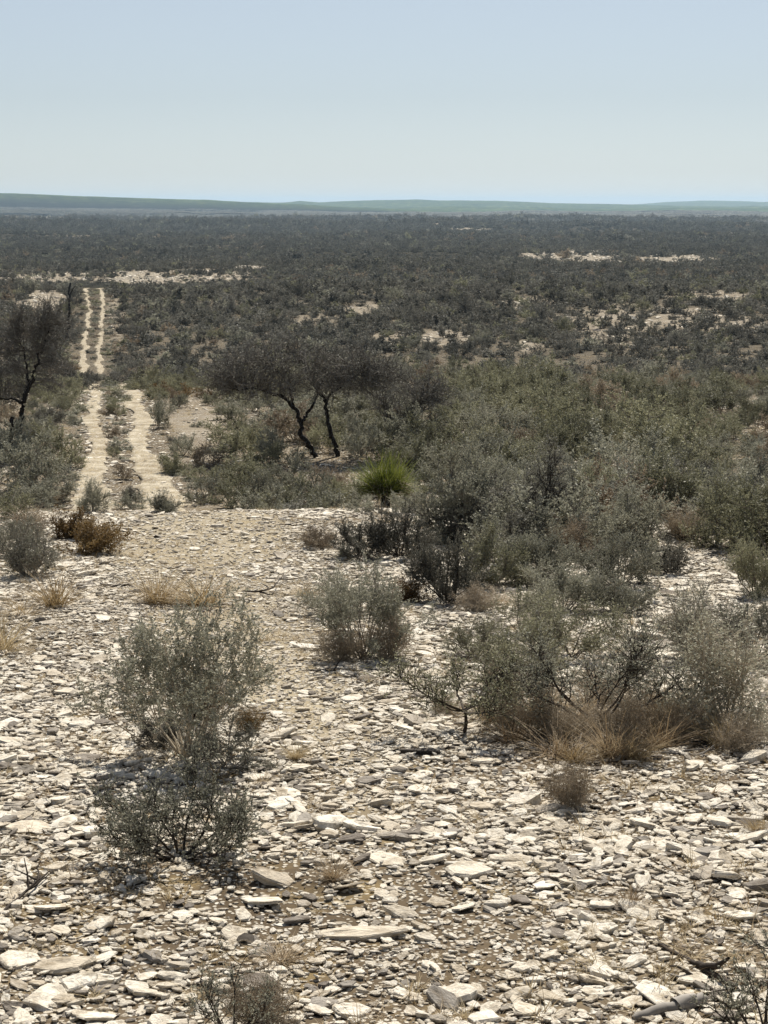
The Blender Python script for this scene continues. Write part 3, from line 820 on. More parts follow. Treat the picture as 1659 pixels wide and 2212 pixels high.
# rows: column, row, w, h, style, label, group, kind
MIDS = [
 (60, 1058, 185, 140, 'grey', 'widest grey-green shrub left of the near wheel ruts'),
 (135, 1010, 115, 92, 'olive', 'olive shrub hard against the left-hand wheel rut'),
 (18, 1000, 125, 95, 'grey', 'grey shrub at the frame edge round the black snag'),
 (112, 1085, 130, 82, 'grey', 'grey shrub in front of the widest one, left of the ruts'),
 (28, 1122, 120, 78, 'olive', 'olive-grey shrub at the frame edge above the straw-brown grass'),
 (95, 965, 90, 66, 'olive', 'low olive shrub beyond the shrub against the rut, below the leaning tree'),
 (442, 1088, 105, 74, 'grey', 'leftmost grey shrub of the row along the brow of the clearing'),
 (500, 1098, 112, 76, 'olive', 'olive shrub second in the row along the brow of the clearing'),
 (556, 1098, 112, 84, 'grey', 'pale grey shrub third in the row along the brow of the clearing'),
 (622, 1075, 125, 95, 'grey', 'grey shrub in the row on the brow, straight below the forked trunks'),
 (690, 1090, 125, 95, 'grey', 'grey shrub in the row on the brow, left of the bright yucca'),
 (752, 1098, 100, 84, 'olive', 'greenish shrub touching the left side of the bright yucca'),
 (530, 988, 125, 90, 'olive', 'olive shrub left of the forked tree trunks, above the brow row'),
 (600, 1000, 130, 85, 'grey', 'grey shrub under the left limb of the forked tree'),
 (782, 985, 130, 92, 'grey', 'pale grey shrub right of the forked tree trunks'),
 (862, 960, 140, 92, 'grey', 'pale grey shrub beside the bare low branch right of the forked tree'),
 (930, 1010, 130, 105, 'olive', 'olive shrub right behind the bright yucca'),
 (342, 926, 54, 82, 'grey', 'tall narrow grey shrub along the right-hand wheel rut'),
 (395, 985, 80, 55, 'grey', 'grey shrub beyond the bright olive mound'),
 (440, 1010, 95, 62, 'brown', 'brown-grey shrub between the olive mound and the brow row'),
 (250, 897, 50, 44, 'olive', 'little olive bush between the wheel ruts at their bend'),
 (243, 945, 40, 26, 'brown', 'little brown bush between the wheel ruts below the bend'),
 (265, 1035, 52, 34, 'brown', 'little brown bush between the wheel ruts near the clearing'),
 (248, 985, 38, 24, 'olive', 'little olive bush midway along the near wheel ruts'),
 (786, 1106, 95, 50, 'grey', 'low grey shrub in front of the bright yucca, on its left'),
 (880, 1110, 100, 62, 'grey', 'low grey shrub in front of the bright yucca, on its right'),
 (285, 1100, 90, 48, 'grey', 'thin grey shrub on the brow in front of the tiny dark plant'),
]
for i, (px, py, w, h, style, lab) in enumerate(MIDS):
    x, y, z = ground_at(px, py)
    s = ppm(x, y, z)
    shrub('desert_shrub', 'shrub', x, y, z, w / s, h / s, SETS['mid'][i % 7], style, lab, None, rnd.uniform(0, 6.28))
for (px, py, w, h, lab) in [(350, 852, 72, 30, 'low rust bush in the rust strip where the ruts bend, leftmost'), (402, 858, 76, 30, 'low rust bush in the middle of the rust strip where the ruts bend'),
                            (446, 862, 60, 26, 'low rust bush at the far right of the rust strip where the ruts bend'), (580, 1092, 58, 42, 'small orange-brown bush in the row along the brow of the clearing'),
                            (155, 800, 40, 18, 'small yellow-rust bush left of the far ruts')]:
    x, y, z = ground_at(px, py); s = ppm(x, y, z)
    shrub('dry_bush', 'dry bush', x, y, z, w / s, h / s, SETS['mid'][int(px) % 7], 'rust', lab, None, rnd.uniform(0, 6.28))

# ------------------------------------------------------------------ grass
TUFTS = []
for s, (n, w, sp, cu) in enumerate([(190, 0.010, 66, 0.7), (160, 0.011, 78, 0.9), (210, 0.009, 58, 0.5)]):
    v, f = blades(400 + s, n, 0.75, w, sp, cu)
    TUFTS.append((v, f))
_tm = {}
def tuft_mesh(i, mat):
    if (i, mat) not in _tm:
        _tm[(i, mat)] = mesh_from('grass_tuft', TUFTS[i][0], TUFTS[i][1], None, (M[mat],))
    return _tm[(i, mat)]
for i, (px, py, w, h, mat, lab) in enumerate([
    (118, 1312, 170, 115, 'straw', 'round straw grass tuft left of the clearing, in front of the twiggy grey shrub'),
    (8, 1408, 150, 140, 'straw', 'tall straw grass tuft at the frame edge left of the clearing'),
    (345, 1305, 210, 88, 'straw', 'pale flattened straw tuft behind the straw-stemmed shrub, left one'),
    (435, 1308, 230, 92, 'straw', 'pale flattened straw tuft behind the straw-stemmed shrub, right one'),
    (60, 1130, 120, 58, 'straw_brown', 'brown grass tuft at the frame edge left of the rust bushes'),
    (120, 1085, 90, 40, 'straw_brown', 'brown grass tuft between the ruts and the widest grey-green shrub'),
    (1110, 1605, 170, 95, 'straw_brown', 'brown grass tuft right of the thin leaning stem'),
    (1200, 1632, 200, 110, 'straw_brown', 'widest brown grass tuft at the near edge below the airy shrub'),
    (1325, 1640, 190, 120, 'straw_brown', 'brown grass tuft round the feet of the airy shrub'),
    (1425, 1618, 180, 125, 'straw_brown', 'brown grass tuft between the airy shrub and the tan grass'),
    (1500, 1570, 210, 130, 'straw', 'tan grass tuft under the arching bare branches'),
    (1560, 1610, 190, 105, 'straw', 'tan grass tuft below the big leafless shrub'),
    (1440, 1560, 190, 120, 'straw', 'tan grass tuft behind the arching bare branches'),
    (1260, 1560, 190, 110, 'straw_brown', 'brown grass tuft hidden among the stems of the airy shrub'),
    (1370, 1640, 150, 80, 'straw', 'low tan grass tuft right of the widest brown one'),
    (1240, 1648, 150, 75, 'straw', 'low tan grass tuft at the near side of the widest brown one'),
    (45, 1330, 120, 60, 'straw', 'smaller straw grass tuft between the tall one and the round one'),
    (1150, 1560, 170, 100, 'straw', 'tan grass tuft right behind the thin leaning stem'),
    (1060, 1560, 130, 70, 'straw', 'small tan grass tuft touching the thin leaning stem'),
    (1180, 1520, 150, 80, 'straw_brown', 'brown grass tuft behind the widest one'),
    (1635, 1800, 80, 50, 'straw', 'small yellow straw tuft on the rubble at the frame edge'),
    (1080, 1310, 130, 45, 'straw_brown', 'brown grass tuft under the olive shrub right of the darkest shrub'),
    (660, 1290, 120, 45, 'straw', 'thin straw tuft left of the loose grey shrub'),
    (720, 1900, 130, 60, 'straw_brown', 'thin brown tuft on bare soil right of the nearest shrub'),
    (1360, 1960, 90, 70, 'straw_brown', 'thin brown tuft beside the cluster of round white stones'),
    (610, 2080, 150, 80, 'straw_brown', 'loose brown tuft behind the dark brown stone'),
    (640, 1640, 90, 45, 'straw', 'thin straw tuft right of the loose grey shrub by the straw stems')]):
    x, y, z = ground_at(px, py); s = ppm(x, y, z)
    o = link('grass_tuft', tuft_mesh(i % 3, mat))
    o.location = (x, y, z); o.rotation_euler = (0, 0, rnd.uniform(0, 6.28)); o.scale = (w / s, w / s, h / s / 0.62)
    tag(o, lab, 'grass tuft')

# ------------------------------------------------------------------ yuccas
for i, (px, py, w, h, lab) in enumerate([
    (832, 1098, 160, 180, 'big bright green yucca in the grey shrubs at the brow'),
    (868, 757, 36, 22, 'small yellow-green yucca far beyond the forked tree, the farther one'),
    (1004, 815, 48, 26, 'small green yucca beyond the forked tree, the nearer one on the plain')]):
    x, y, z = ground_at(px, py); s = ppm(x, y, z)
    r = bpy.data.objects.new('yucca_plant', None); col.objects.link(r)
    r.location = (x, y, z); r.scale = (w / s, w / s, h / s); tag(r, lab, 'yucca')
    v, f = blades(500 + i, 1300, 0.52, 0.011, 96, 0.34, 0.09, 4)
    v[:, 2] = v[:, 2] * 1.15 + 0.24
    c = link('leaf_rosette', mesh_from('leaf_rosette', v, f, None, (M['leaf_bright'],))); c.parent = r
    v, f = blades(520 + i, 220, 0.44, 0.022, 75, 0.25, 0.05, 3)
    v[:, 2] = np.maximum(0.34 - v[:, 2] * 0.95, -0.02)
    c = link('dead_leaves', mesh_from('dead_leaves', v, f, None, (M['straw_brown'],))); c.parent = r
    t = Tubes(8); t.add(np.array([[0, 0, -0.05], [0.01, 0, 0.14], [0, 0.01, 0.28]]), np.array([0.07, 0.06, 0.05]))
    tv, tf = t.arrays()
    c = link('trunk', mesh_from('trunk', tv, tf, None, (M['twig_dark'],))); c.parent = r

# ------------------------------------------------------------------ trees with modelled limbs
def world_pts(base, rows, depth=None):
    """limb points given as picture offsets at the tree's own distance, with a depth offset of their own"""
    bx, by, bz = base
    out = []
    for (px, py, off) in rows:
        dx, dy, dz = px_dir(px, py)
        t = (by + off) / dy
        out.append((dx * t - bx, dy * t - by, CAMZ + dz * t - bz))
    return np.array(out)

def tree(name, cat, label, base, limbs, crowns, style, seed, leafsize, nbranch, twigs=5, leaves=8, sides=6, twig_len=0.5):
    rng = np.random.default_rng(seed)
    root = bpy.data.objects.new(name, None); col.objects.link(root)
    root.location = base; tag(root, label, cat)
    tb = Tubes(sides); nodes = []
    for (pts, r0, r1) in limbs:
        n = len(pts)
        # refine and roughen
        t = np.linspace(0, n - 1, (n - 1) * 4 + 1)
        P = np.stack([np.interp(t, np.arange(n), pts[:, k]) for k in range(3)], 1)
        P[1:] += rng.normal(0, r0 * 0.35, P[1:].shape)
        R = np.linspace(r0, r1, len(P)) * rng.uniform(0.85, 1.15, len(P))
        tb.add(P, R); nodes.append(P[len(P) // 3:])
    tv, tf = tb.arrays()
    trunk = link('trunk', mesh_from('trunk', tv, tf, None, (M['bark_black'],), None, True)); trunk.parent = root
    nodes = np.concatenate(nodes)
    bt = Tubes(4); LP, LA = [], []
    for (c, rad, k) in crowns:
        c = np.array(c); rad = np.array(rad)
        for _ in range(int(nbranch * k)):
            u = rng.normal(0, 1, 3); u /= np.linalg.norm(u)
            q = c + u * rad * rng.uniform(0.35, 1.0) ** 0.6
            if q[2] < c[2] - rad[2] * 0.75: continue
            i = int(np.argmin(np.linalg.norm((nodes - q) * np.array([1, 1, 0.8]), axis=1) + rng.uniform(0, 0.5, len(nodes))))
            p = nodes[i]
            n = 6; tt = np.linspace(0, 1, n)[:, None]
            L = np.linalg.norm(q - p)
            B = p + (q - p) * tt + np.array([0, 0, 1.0]) * (np.sin(tt * math.pi) * 0.08 * L) + rng.normal(0, 0.035 * L, (n, 3)) * (tt > 0) 
            bt.add(B, np.linspace(0.020, 0.007, n) * (0.6 + 0.25 * L))
            for w in range(twigs):
                f = rng.uniform(0.35, 1.0) * (n - 1); a = min(int(f), n - 2)
                p2 = B[a] + (B[a + 1] - B[a]) * (f - a)
                d = (B[a + 1] - B[a]); d = d / (np.linalg.norm(d) + 1e-9) * 0.6 + rng.normal(0, 0.7, 3) + np.array([0, 0, 0.25])
                T = bend(rng, p2, d, twig_len * rng.uniform(0.5, 1.2), 4, up=0.1, wob=0.25)
                bt.add(T, np.array([0.009, 0.007, 0.005, 0.003]))
                uu = rng.uniform(0.05, 1, leaves); kk = np.minimum((uu * 3).astype(int), 2)
                LP.append(T[kk] + (T[kk + 1] - T[kk]) * (uu * 3 - kk)[:, None])
                LA.append(np.repeat(((T[3] - T[0]) / (np.linalg.norm(T[3] - T[0]) + 1e-9))[None], leaves, 0))
    crown = bpy.data.objects.new('crown', None); col.objects.link(crown); crown.parent = root
    bv, bf = bt.arrays()
    a, b = STYLE[style]
    o = link('branches', mesh_from('branches', bv, bf, None, (M[a],))); o.parent = crown
    LP = np.concatenate(LP) + rng.normal(0, leafsize * 0.8, (sum(map(len, LP)), 3)); LA = np.concatenate(LA)
    lv, lf = leaf_quads(rng, LP, LA, leafsize, 0.5, 0.9)
    o = link('foliage', mesh_from('foliage', lv, lf, None, (M[b],))); o.parent = crown
    return root

def tree_base(px, py):
    return ground_at(px, py)

def crown_at(base, px, py, off):
    return tuple(world_pts(base, [(px, py, off)])[0])

B1 = tree_base(700, 990); S1 = ppm(*B1)
left = world_pts(B1, [(684, 992, 0), (668, 962, 0), (654, 941, 0), (650, 917, 0), (645, 900, 0), (639, 885, 0), (615, 861, -0.2), (580, 847, -0.3), (546, 839, -0.4), (505, 842, -0.5)])
fork = world_pts(B1, [(650, 917, 0), (658, 902, 0.1), (664, 892, 0.1), (676, 876, 0.2), (690, 845, 0.4), (705, 800, 0.6)])
lup = world_pts(B1, [(634, 878, 0), (629, 858, 0.1), (625, 832, 0.2), (606, 810, 0.4), (570, 775, 0.6)])
right = world_pts(B1, [(730, 985, 0.3), (722, 955, 0.3), (712, 930, 0.3), (707, 896, 0.3), (700, 865, 0.3), (694, 848, 0.2), (668, 800, 0.1), (640, 760, 0)])
rup = world_pts(B1, [(702, 870, 0.3), (715, 850, 0.2), (750, 822, 0), (795, 800, -0.2)])
c = [(crown_at(B1, 555, 808, -0.2), (1.7, 1.5, 1.0), 1.0), (crown_at(B1, 660, 798, -0.2), (1.7, 1.6, 1.05), 1.1), (crown_at(B1, 765, 812, 0.0), (1.5, 1.4, 0.9), 0.9), (crown_at(B1, 490, 812, 0.2), (1.0, 1.1, 0.6), 0.45), (crown_at(B1, 840, 830, 0.2), (1.0, 1.1, 0.6), 0.4)]
tree('mesquite_tree', 'tree', 'spreading dark grey mesquite with two bare black trunks beyond the brow', B1,
     [(left, 0.095, 0.03), (fork, 0.06, 0.02), (lup, 0.06, 0.02), (right, 0.085, 0.03), (rup, 0.05, 0.02)], c, 'mesq', 11, 0.050, 125, 8, 5)

B3 = tree_base(870, 955)
l1 = world_pts(B3, [(868, 958, 0), (850, 935, 0), (832, 918, 0), (838, 902, 0.1), (872, 906, 0.2), (905, 880, 0.3)])
l2 = world_pts(B3, [(868, 958, 0), (885, 925, 0), (900, 890, 0.1), (915, 860, 0.2)])
tree('mesquite_tree', 'tree', 'lower dull mesquite with bare crooked low branches, right of the two-trunked one', B3,
     [(l1, 0.06, 0.02), (l2, 0.06, 0.02)], [(crown_at(B3, 870, 845, 0.2), (1.4, 1.3, 0.75), 1.0), (crown_at(B3, 935, 850, 0.2), (0.9, 1.0, 0.6), 0.6)], 'mesq', 12, 0.050, 65, 8, 5)

B2 = tree_base(38, 968)
tr = world_pts(B2, [(36, 972, 0), (42, 925, 0), (44, 895, 0), (48, 872, 0), (57, 846, 0), (69, 820, 0), (78, 790, 0), (86, 767, 0), (98, 735, 0.1), (110, 700, 0.2)])
tl = world_pts(B2, [(52, 860, 0), (62, 835, 0.1), (60, 800, 0.2), (50, 760, 0.3), (40, 720, 0.4)])
lm = world_pts(B2, [(47, 872, 0), (30, 862, -0.1), (0, 861, -0.2), (-30, 850, -0.3)])
tree('mesquite_tree', 'tree', 'dark mesquite with a black leaning trunk at the frame edge left of the ruts', B2,
     [(tr, 0.10, 0.025), (tl, 0.06, 0.02), (lm, 0.045, 0.02)],
     [(crown_at(B2, 35, 740, 0.3), (1.2, 1.2, 0.9), 0.8), (crown_at(B2, 110, 720, 0.2), (0.7, 1.0, 1.0), 0.7), (crown_at(B2, -20, 800, 0), (1.0, 1.0, 0.9), 0.7), (crown_at(B2, 80, 690, 0.3), (0.9, 1.0, 0.6), 0.5), (crown_at(B2, 15, 840, 0.3), (0.9, 1.0, 0.6), 0.5), (crown_at(B2, 120, 810, 0.5), (0.5, 0.8, 0.9), 0.4)], 'mesq', 13, 0.050, 85, 8, 5)

def snag(name, label, base, limbs, mat, cat='dead tree', sides=6, seed=3, names=None):
    rng = np.random.default_rng(seed)
    root = bpy.data.objects.new(name, None); col.objects.link(root); root.location = base; tag(root, label, cat)
    for i, (pts, r0, r1) in enumerate(limbs):
        n = len(pts); t = np.linspace(0, n - 1, (n - 1) * 4 + 1)
        P = np.stack([np.interp(t, np.arange(n), pts[:, k]) for k in range(3)], 1)
        P[1:] += rng.normal(0, r0 * 0.35, P[1:].shape)
        tb = Tubes(sides); tb.add(P, np.linspace(r0, r1, len(P)) * rng.uniform(0.85, 1.15, len(P)))
        tv, tf = tb.arrays()
        nm = 'trunk' if i == 0 else 'branch'
        o = link(nm, mesh_from(nm, tv, tf, None, (M[mat],), None, True)); o.parent = root
    return root

B4 = tree_base(22, 985)
snag('dead_tree', 'short black broken snag at the frame edge in grey shrubs', B4,
     [(world_pts(B4, [(22, 990, 0), (23, 960, 0), (25, 930, 0), (27, 902, 0)]), 0.05, 0.075), (world_pts(B4, [(24, 935, 0), (30, 920, 0), (33, 910, 0)]), 0.03, 0.015)], 'bark_black')
B5 = tree_base(146, 738)
snag('dead_tree', 'tall thin dark dead trunk left of the far wheel ruts', B5,
     [(world_pts(B5, [(145, 742, 0), (147, 705, 0), (149, 670, 0), (151, 640, 0), (152, 612, 0)]), 0.17, 0.10), (world_pts(B5, [(151, 640, 0), (157, 625, 0.3), (163, 616, 0.5)]), 0.08, 0.03),
      (world_pts(B5, [(150, 655, 0), (144, 640, 0.3), (138, 632, 0.5)]), 0.08, 0.03)], 'bark_black')

# ------------------------------------------------------------------ dead wood on the ground
def stick(label, pts_px, r0, r1, mat, name='fallen_branch', lift=0.0, forks=2, seed=1, sides=6):
    rng = np.random.default_rng(seed)
    W = [ground_at(px, py) for px, py in pts_px]
    b = np.array(W[0])
    P = np.array(W) - b
    P[:, 2] += r0 * 0.8 + lift * np.linspace(0, 1, len(P))
    n = len(P); t = np.linspace(0, n - 1, (n - 1) * 5 + 1)
    Q = np.stack([np.interp(t, np.arange(n), P[:, k]) for k in range(3)], 1)
    Q[1:-1] += rng.normal(0, r0 * 0.22, Q[1:-1].shape)
    R = np.linspace(r0, r1, len(Q)) * rng.uniform(0.94, 1.06, len(Q)); R[0] *= 0.15; R[-1] *= 0.15
    tb = Tubes(sides); tb.add(Q, R)
    L = np.linalg.norm(Q[-1] - Q[0])
    for k in range(forks):
        i = rng.integers(len(Q) // 3, len(Q) - 1)
        d = Q[-1] - Q[0]; d = d / np.linalg.norm(d) + rng.normal(0, 0.5, 3); d[2] = abs(d[2]) * 0.7
        T = bend(rng, Q[i], d, L * rng.uniform(0.15, 0.35), 5, up=0.1, wob=0.2)
        tb.add(T, np.linspace(r1 * 1.3 + r0 * 0.2, r1 * 0.5, 5))
    tv, tf = tb.arrays()
    o = link(name, mesh_from(name, tv, tf, None, (M[mat],), None, True)); o.location = b
    tag(o, label, 'dead branch')
    return o
stick('thick weathered grey-white log lying at the bottom edge beside the dark sparse shrub', [(1365, 2208), (1420, 2196), (1470, 2186), (1530, 2172)], 0.022, 0.026, 'dead_wood', 'fallen_log', 0.01, 1, 21, 10)
stick('long straight dark stick slanting down to the grey log', [(1384, 2020), (1430, 2052), (1496, 2086), (1545, 2118), (1600, 2155)], 0.007, 0.014, 'twig_dark', 'fallen_branch', 0.02, 2, 22)
stick('thinner dark stick lying beside the long straight one', [(1455, 2090), (1500, 2118), (1560, 2165)], 0.005, 0.007, 'twig_dark', 'fallen_branch', 0.02, 1, 23)
stick('dark broken branch at the left frame edge on bare soil', [(-20, 1998), (30, 1960), (70, 1932), (108, 1905)], 0.010, 0.004, 'twig_dark', 'fallen_branch', 0.05, 5, 24)
stick('grey stick lying by the foot of the nearest shrub', [(370, 1835), (420, 1850), (475, 1870)], 0.007, 0.004, 'dead_wood', 'fallen_branch', 0.0, 1, 25)
stick('dark curved stick on the gravel near the straw tuft', [(208, 1262), (235, 1270), (262, 1266), (285, 1268)], 0.016, 0.010, 'twig_dark', 'fallen_branch', 0.0, 1, 26)
stick('dark stick with one raised end on the gravel at the middle of the clearing', [(520, 1280), (560, 1286), (590, 1284), (612, 1262)], 0.012, 0.006, 'twig_dark', 'fallen_branch', 0.10, 2, 27)
stick('dark thin stick on the stones in front of the upright grey shrub', [(660, 1450), (720, 1452), (780, 1447)], 0.009, 0.005, 'twig_dark', 'fallen_branch', 0.0, 1, 28)
stick('pale dead branch lying along the near edge of the brown grass', [(1320, 1618), (1400, 1628), (1480, 1630), (1560, 1640)], 0.010, 0.006, 'dead_wood', 'fallen_branch', 0.0, 2, 29)
stick('bare arching branch leaning out of the tan grass', [(1385, 1625), (1440, 1590), (1510, 1560), (1590, 1540)], 0.012, 0.006, 'twig_dark', 'fallen_branch', 0.22, 3, 30)
stick('reddish dark forked branch above the rock ledge in the bare gap', [(1376, 1312), (1400, 1310), (1425, 1300)], 0.03, 0.012, 'twig_dark', 'fallen_branch', 0.15, 3, 31)
stick('tiny white forked twig standing before the widest brown tuft', [(1248, 1632), (1250, 1628), (1256, 1622)], 0.006, 0.003, 'dead_wood', 'fallen_branch', 0.12, 2, 32)

# ------------------------------------------------------------------ limestone: named slabs, the larger loose slabs, and the rubble between them
SLABS = []
for s in range(12):
    SLABS.append(slab_geometry(600 + s, n=[6, 7, 8, 9][s % 4], thick=[0.12, 0.16, 0.24, 0.14][s % 4]))
SLAB_ME = [mesh_from('flat_stone', v, f4, f3, (M['stone'],)) for v, f4, f3 in SLABS]
TUF = np.random.default_rng(909)

def slab(px, py, wpx, label, group=None, el=1.0, th=1.0, rz=None, tilt=(0, 0), i=None):
    x, y, z = ground_at(px, py); s = ppm(x, y, z); w = wpx / s
    o = link('flat_stone', SLAB_ME[TUF.integers(0, 12) if i is None else i])
    o.location = (x, y, z + 0.05 * w * th); o.scale = (w, w * el, w * th)
    o.rotation_euler = (tilt[0] + TUF.normal(0, 0.05), tilt[1] + TUF.normal(0, 0.05), TUF.uniform(-0.3, 0.3) if rz is None else rz)
    tag(o, label, 'rock', group)
    return o
NAMED_SLABS = [
 (782, 1792, 108, 'large pale tilted slab with a shaded front, right of the nearest shrub', 0.9, 1.0, 0.1, (0.15, 0.25)),
 (60, 1793, 120, 'wide flat white slab at the frame edge left of the nearest shrub', 1.2, 0.6, 0, (0, 0)),
 (135, 2093, 150, 'long pale slab with a dark underside near the bottom corner, left of the black-stemmed shrub', 0.6, 0.8, 0.05, (0.1, 0)),
 (48, 2078, 120, 'broad white slab leaning on the long pale one near the bottom corner', 0.9, 0.5, 0.2, (0.1, 0.1)),
 (218, 2126, 100, 'pale boat-shaped slab just below the long pale slab', 0.6, 0.9, -0.15, (0.12, 0.05)),
 (768, 2024, 215, 'longest grey-white slab, lying across the rubble at the bottom middle', 0.45, 0.55, -0.05, (0.1, 0.03)),
 (755, 2190, 95, 'blocky white rock at the bottom edge right of the sparse black-stemmed shrub', 1.0, 1.3, 0.3, (0.2, 0.1)),
 (535, 2035, 68, 'dark brown stone behind the sparse black-stemmed shrub', 0.8, 1.0, 0.0, (0.2, 0)),
 (1470, 1842, 85, 'white bone-shaped rock on the rubble below the bare twiggy shrub', 0.6, 1.2, -0.3, (0.1, 0.2)),
 (1268, 1995, 58, 'roundest white stone of the cluster of round white stones', 1.0, 2.0, 0.0, (0.1, 0.3)),
 (1310, 2014, 72, 'flat white stone in front of the round one in the cluster', 0.8, 1.2, 0.2, (0.1, 0.1)),
 (1375, 1985, 68, 'grey stone with a dark shadow right of the round white one', 0.9, 1.6, -0.1, (0.25, 0.1)),
 (1415, 2005, 56, 'grey stone at the right end of the cluster of round white stones', 0.8, 1.4, 0.1, (0.2, 0.0)),
 (1098, 1865, 110, 'long dull grey slab in the middle of the bright rubble', 0.6, 0.9, 0.05, (0.2, 0.0)),
 (1000, 1873, 105, 'long narrow cream slab left of the dull grey slab', 0.35, 0.6, 0.15, (0.1, 0.0)),
 (1022, 1888, 90, 'short cream slab just below the long narrow cream one', 0.45, 0.6, 0.12, (0.1, 0.0)),
 (1135, 1738, 105, 'grey rough slab with a black underside left of the ball of brown twigs', 0.8, 1.2, 0.2, (0.1, -0.2)),
 (1280, 2125, 78, 'triangular dark-faced stone near the grey log', 0.7, 1.6, -0.3, (0.35, 0.2)),
 (868, 1980, 98, 'pale wedge slab above the longest grey-white slab', 0.7, 0.9, -0.2, (0.15, 0.2)),
 (848, 2020, 62, 'grey rounded stone at the right end of the longest slab', 0.9, 1.6, 0.0, (0.2, 0.1)),
 (825, 1938, 55, 'small white wedge stone above the pale wedge slab', 0.9, 1.2, 0.3, (0.1, 0.1)),
 (903, 1628, 102, 'very dark flat slab lying alone left of the thin leaning stem', 0.5, 0.6, 0.0, (0.0, 0.0)),
 (1519, 1608, 48, 'dark rounded boulder in the tan grass', 1.0, 2.0, 0.0, (0.1, 0.0)),
 (1400, 1385, 90, 'pale ledge block with a black shadow in the bare stony gap', 0.8, 1.3, 0.1, (0.1, 0.1)),
 (1440, 1398, 70, 'smaller ledge block right of the pale ledge block', 0.8, 1.2, 0.0, (0.1, 0.0)),
 (1210, 1700, 60, 'white flat stone under the ball of brown twigs', 0.8, 0.8, 0.0, (0.0, 0.0)),
 (680, 1700, 62, 'pale flat stone left of the large tilted slab', 0.8, 0.8, 0.1, (0.05, 0.0)),
 (800, 1690, 75, 'white flat slab above the large tilted slab', 0.9, 0.7, 0.0, (0.05, 0.0)),
 (910, 1710, 92, 'broad white slab right of the large tilted slab', 0.9, 0.5, 0.0, (0.05, 0.0)),
 (180, 1645, 95, 'broad white slab left of the straw-stemmed shrub', 1.0, 0.5, 0.0, (0.05, 0.0)),
 (870, 2150, 72, 'pale angular stone at the bottom edge right of the blocky white rock', 0.8, 1.0, 0.4, (0.2, 0.1)),
]
for (px, py, w, lab, el, th, rz, tilt) in NAMED_SLABS:
    o = slab(px, py, w, lab, None, el, th, rz, tilt)
    if 'dark' in lab and 'shadow' not in lab and 'underside' not in lab and 'faced' not in lab:
        if 'stone_dark' not in M:
            M['stone_dark'] = bark_material('dark_limestone', (0.035, 0.030, 0.026), (0.10, 0.085, 0.07), 5.0)
        o.material_slots[0].link = 'OBJECT'; o.material_slots[0].material = M['stone_dark']
# the white rock shelf and the stones on the brow
for k in range(34):
    px = 800 + 118 * TUF.random(); py = 1208 + 62 * TUF.random()
    if px < 800 + (py - 1208) * 0.2: continue
    slab(px, py, TUF.uniform(16, 42), 'white limestone piece of the rock shelf left of the darkest shrub', 'pieces of the white rock shelf', TUF.uniform(0.6, 1.0), TUF.uniform(0.8, 1.6), None, (TUF.normal(0.1, 0.12), TUF.normal(0, 0.12)))
for k in range(30):
    px = 470 + 290 * TUF.random() ** 0.7; py = 1100 + 24 * TUF.random()
    slab(px, py, TUF.uniform(10, 30), 'white stone on the brow edge of the gravel clearing', 'stones along the brow of the clearing', TUF.uniform(0.6, 1.0), TUF.uniform(0.6, 1.3))
for k in range(26):
    px = 1350 + 170 * TUF.random(); py = 1330 + 160 * TUF.random()
    slab(px, py, TUF.uniform(20, 55), 'pale slab in the bare stony gap behind the airy shrub', 'slabs in the bare stony gap', TUF.uniform(0.6, 1.0), TUF.uniform(0.5, 1.0))

# loose stones over the near slope
def field(n, d0, d1, half=14.2):
    if d1 < 40: n, half = int(n * 24.0 / half), 24.0
    d = np.sqrt(TUF.uniform(d0 ** 2, d1 ** 2, n)); th = np.radians(TUF.uniform(-half, half, n))
    return d * np.sin(th), d * np.cos(th)
def stone_field(n, d0, d1, size, keep):
    x, y = field(n, d0, d1)
    rock = fbm(x / 1.6, y / 1.6, 61, 3); bare = fbm(x / 0.7, y / 0.7, 63, 3)
    n = len(x)
    k = TUF.random(n) < np.clip(keep(rock, bare, x, y), 0, 1) * np.clip((24.2 - np.degrees(np.abs(np.arctan2(x, y)))) / 7.0, 0, 1)
    x, y = x[k], y[k]
    w = size(len(x))
    return x, y, w
def lognorm(med, sig, lo, hi):
    return lambda n: np.clip(np.exp(TUF.normal(math.log(med), sig, n)), lo, hi)
def keep_big(r, b, x, y):
    g, s = smooth_gravel(x, y)
    return (0.42 + 1.6 * (r - 0.38)) * (0.12 + 0.88 * g) * (1 - 0.85 * s)
def keep_small(r, b, x, y):
    g, s = smooth_gravel(x, y)
    return (0.45 + 0.9 * (b - 0.4)) * (0.62 + 0.38 * g) * (1 - 0.6 * s)
fields = [stone_field(15000, 5.6, 30, lognorm(0.118, 0.36, 0.05, 0.36), keep_big),
          stone_field(115000, 5.6, 32, lognorm(0.061, 0.35, 0.03, 0.14), keep_big),
          stone_field(120000, 5.6, 22, lognorm(0.028, 0.4, 0.012, 0.06), keep_small),
          stone_field(50000, 18, 33, lognorm(0.036, 0.4, 0.018, 0.08), keep_small),
          stone_field(34000, 46, 110, lognorm(0.13, 0.4, 0.06, 0.45), lambda r, b, x, y: 0.6 * (r > 0.42) + near_track(x, y, 0.4) * 0.9),
          stone_field(60000, 150, 560, lognorm(0.55, 0.45, 0.2, 1.6), lambda r, b, x, y: np.clip((bare_amount(x, y) - 0.3) * 1.6, 0, 1) * (b > 0.38)),
          stone_field(40000, 520, 1000, lognorm(1.0, 0.45, 0.4, 2.4), lambda r, b, x, y: np.clip((bare_amount(x, y) - 0.3) * 1.6, 0, 1) * (b > 0.38))]
SX = np.concatenate([f[0] for f in fields]); SY = np.concatenate([f[1] for f in fields]); SW = np.concatenate([f[2] for f in fields])
SZ = height(SX, SY)
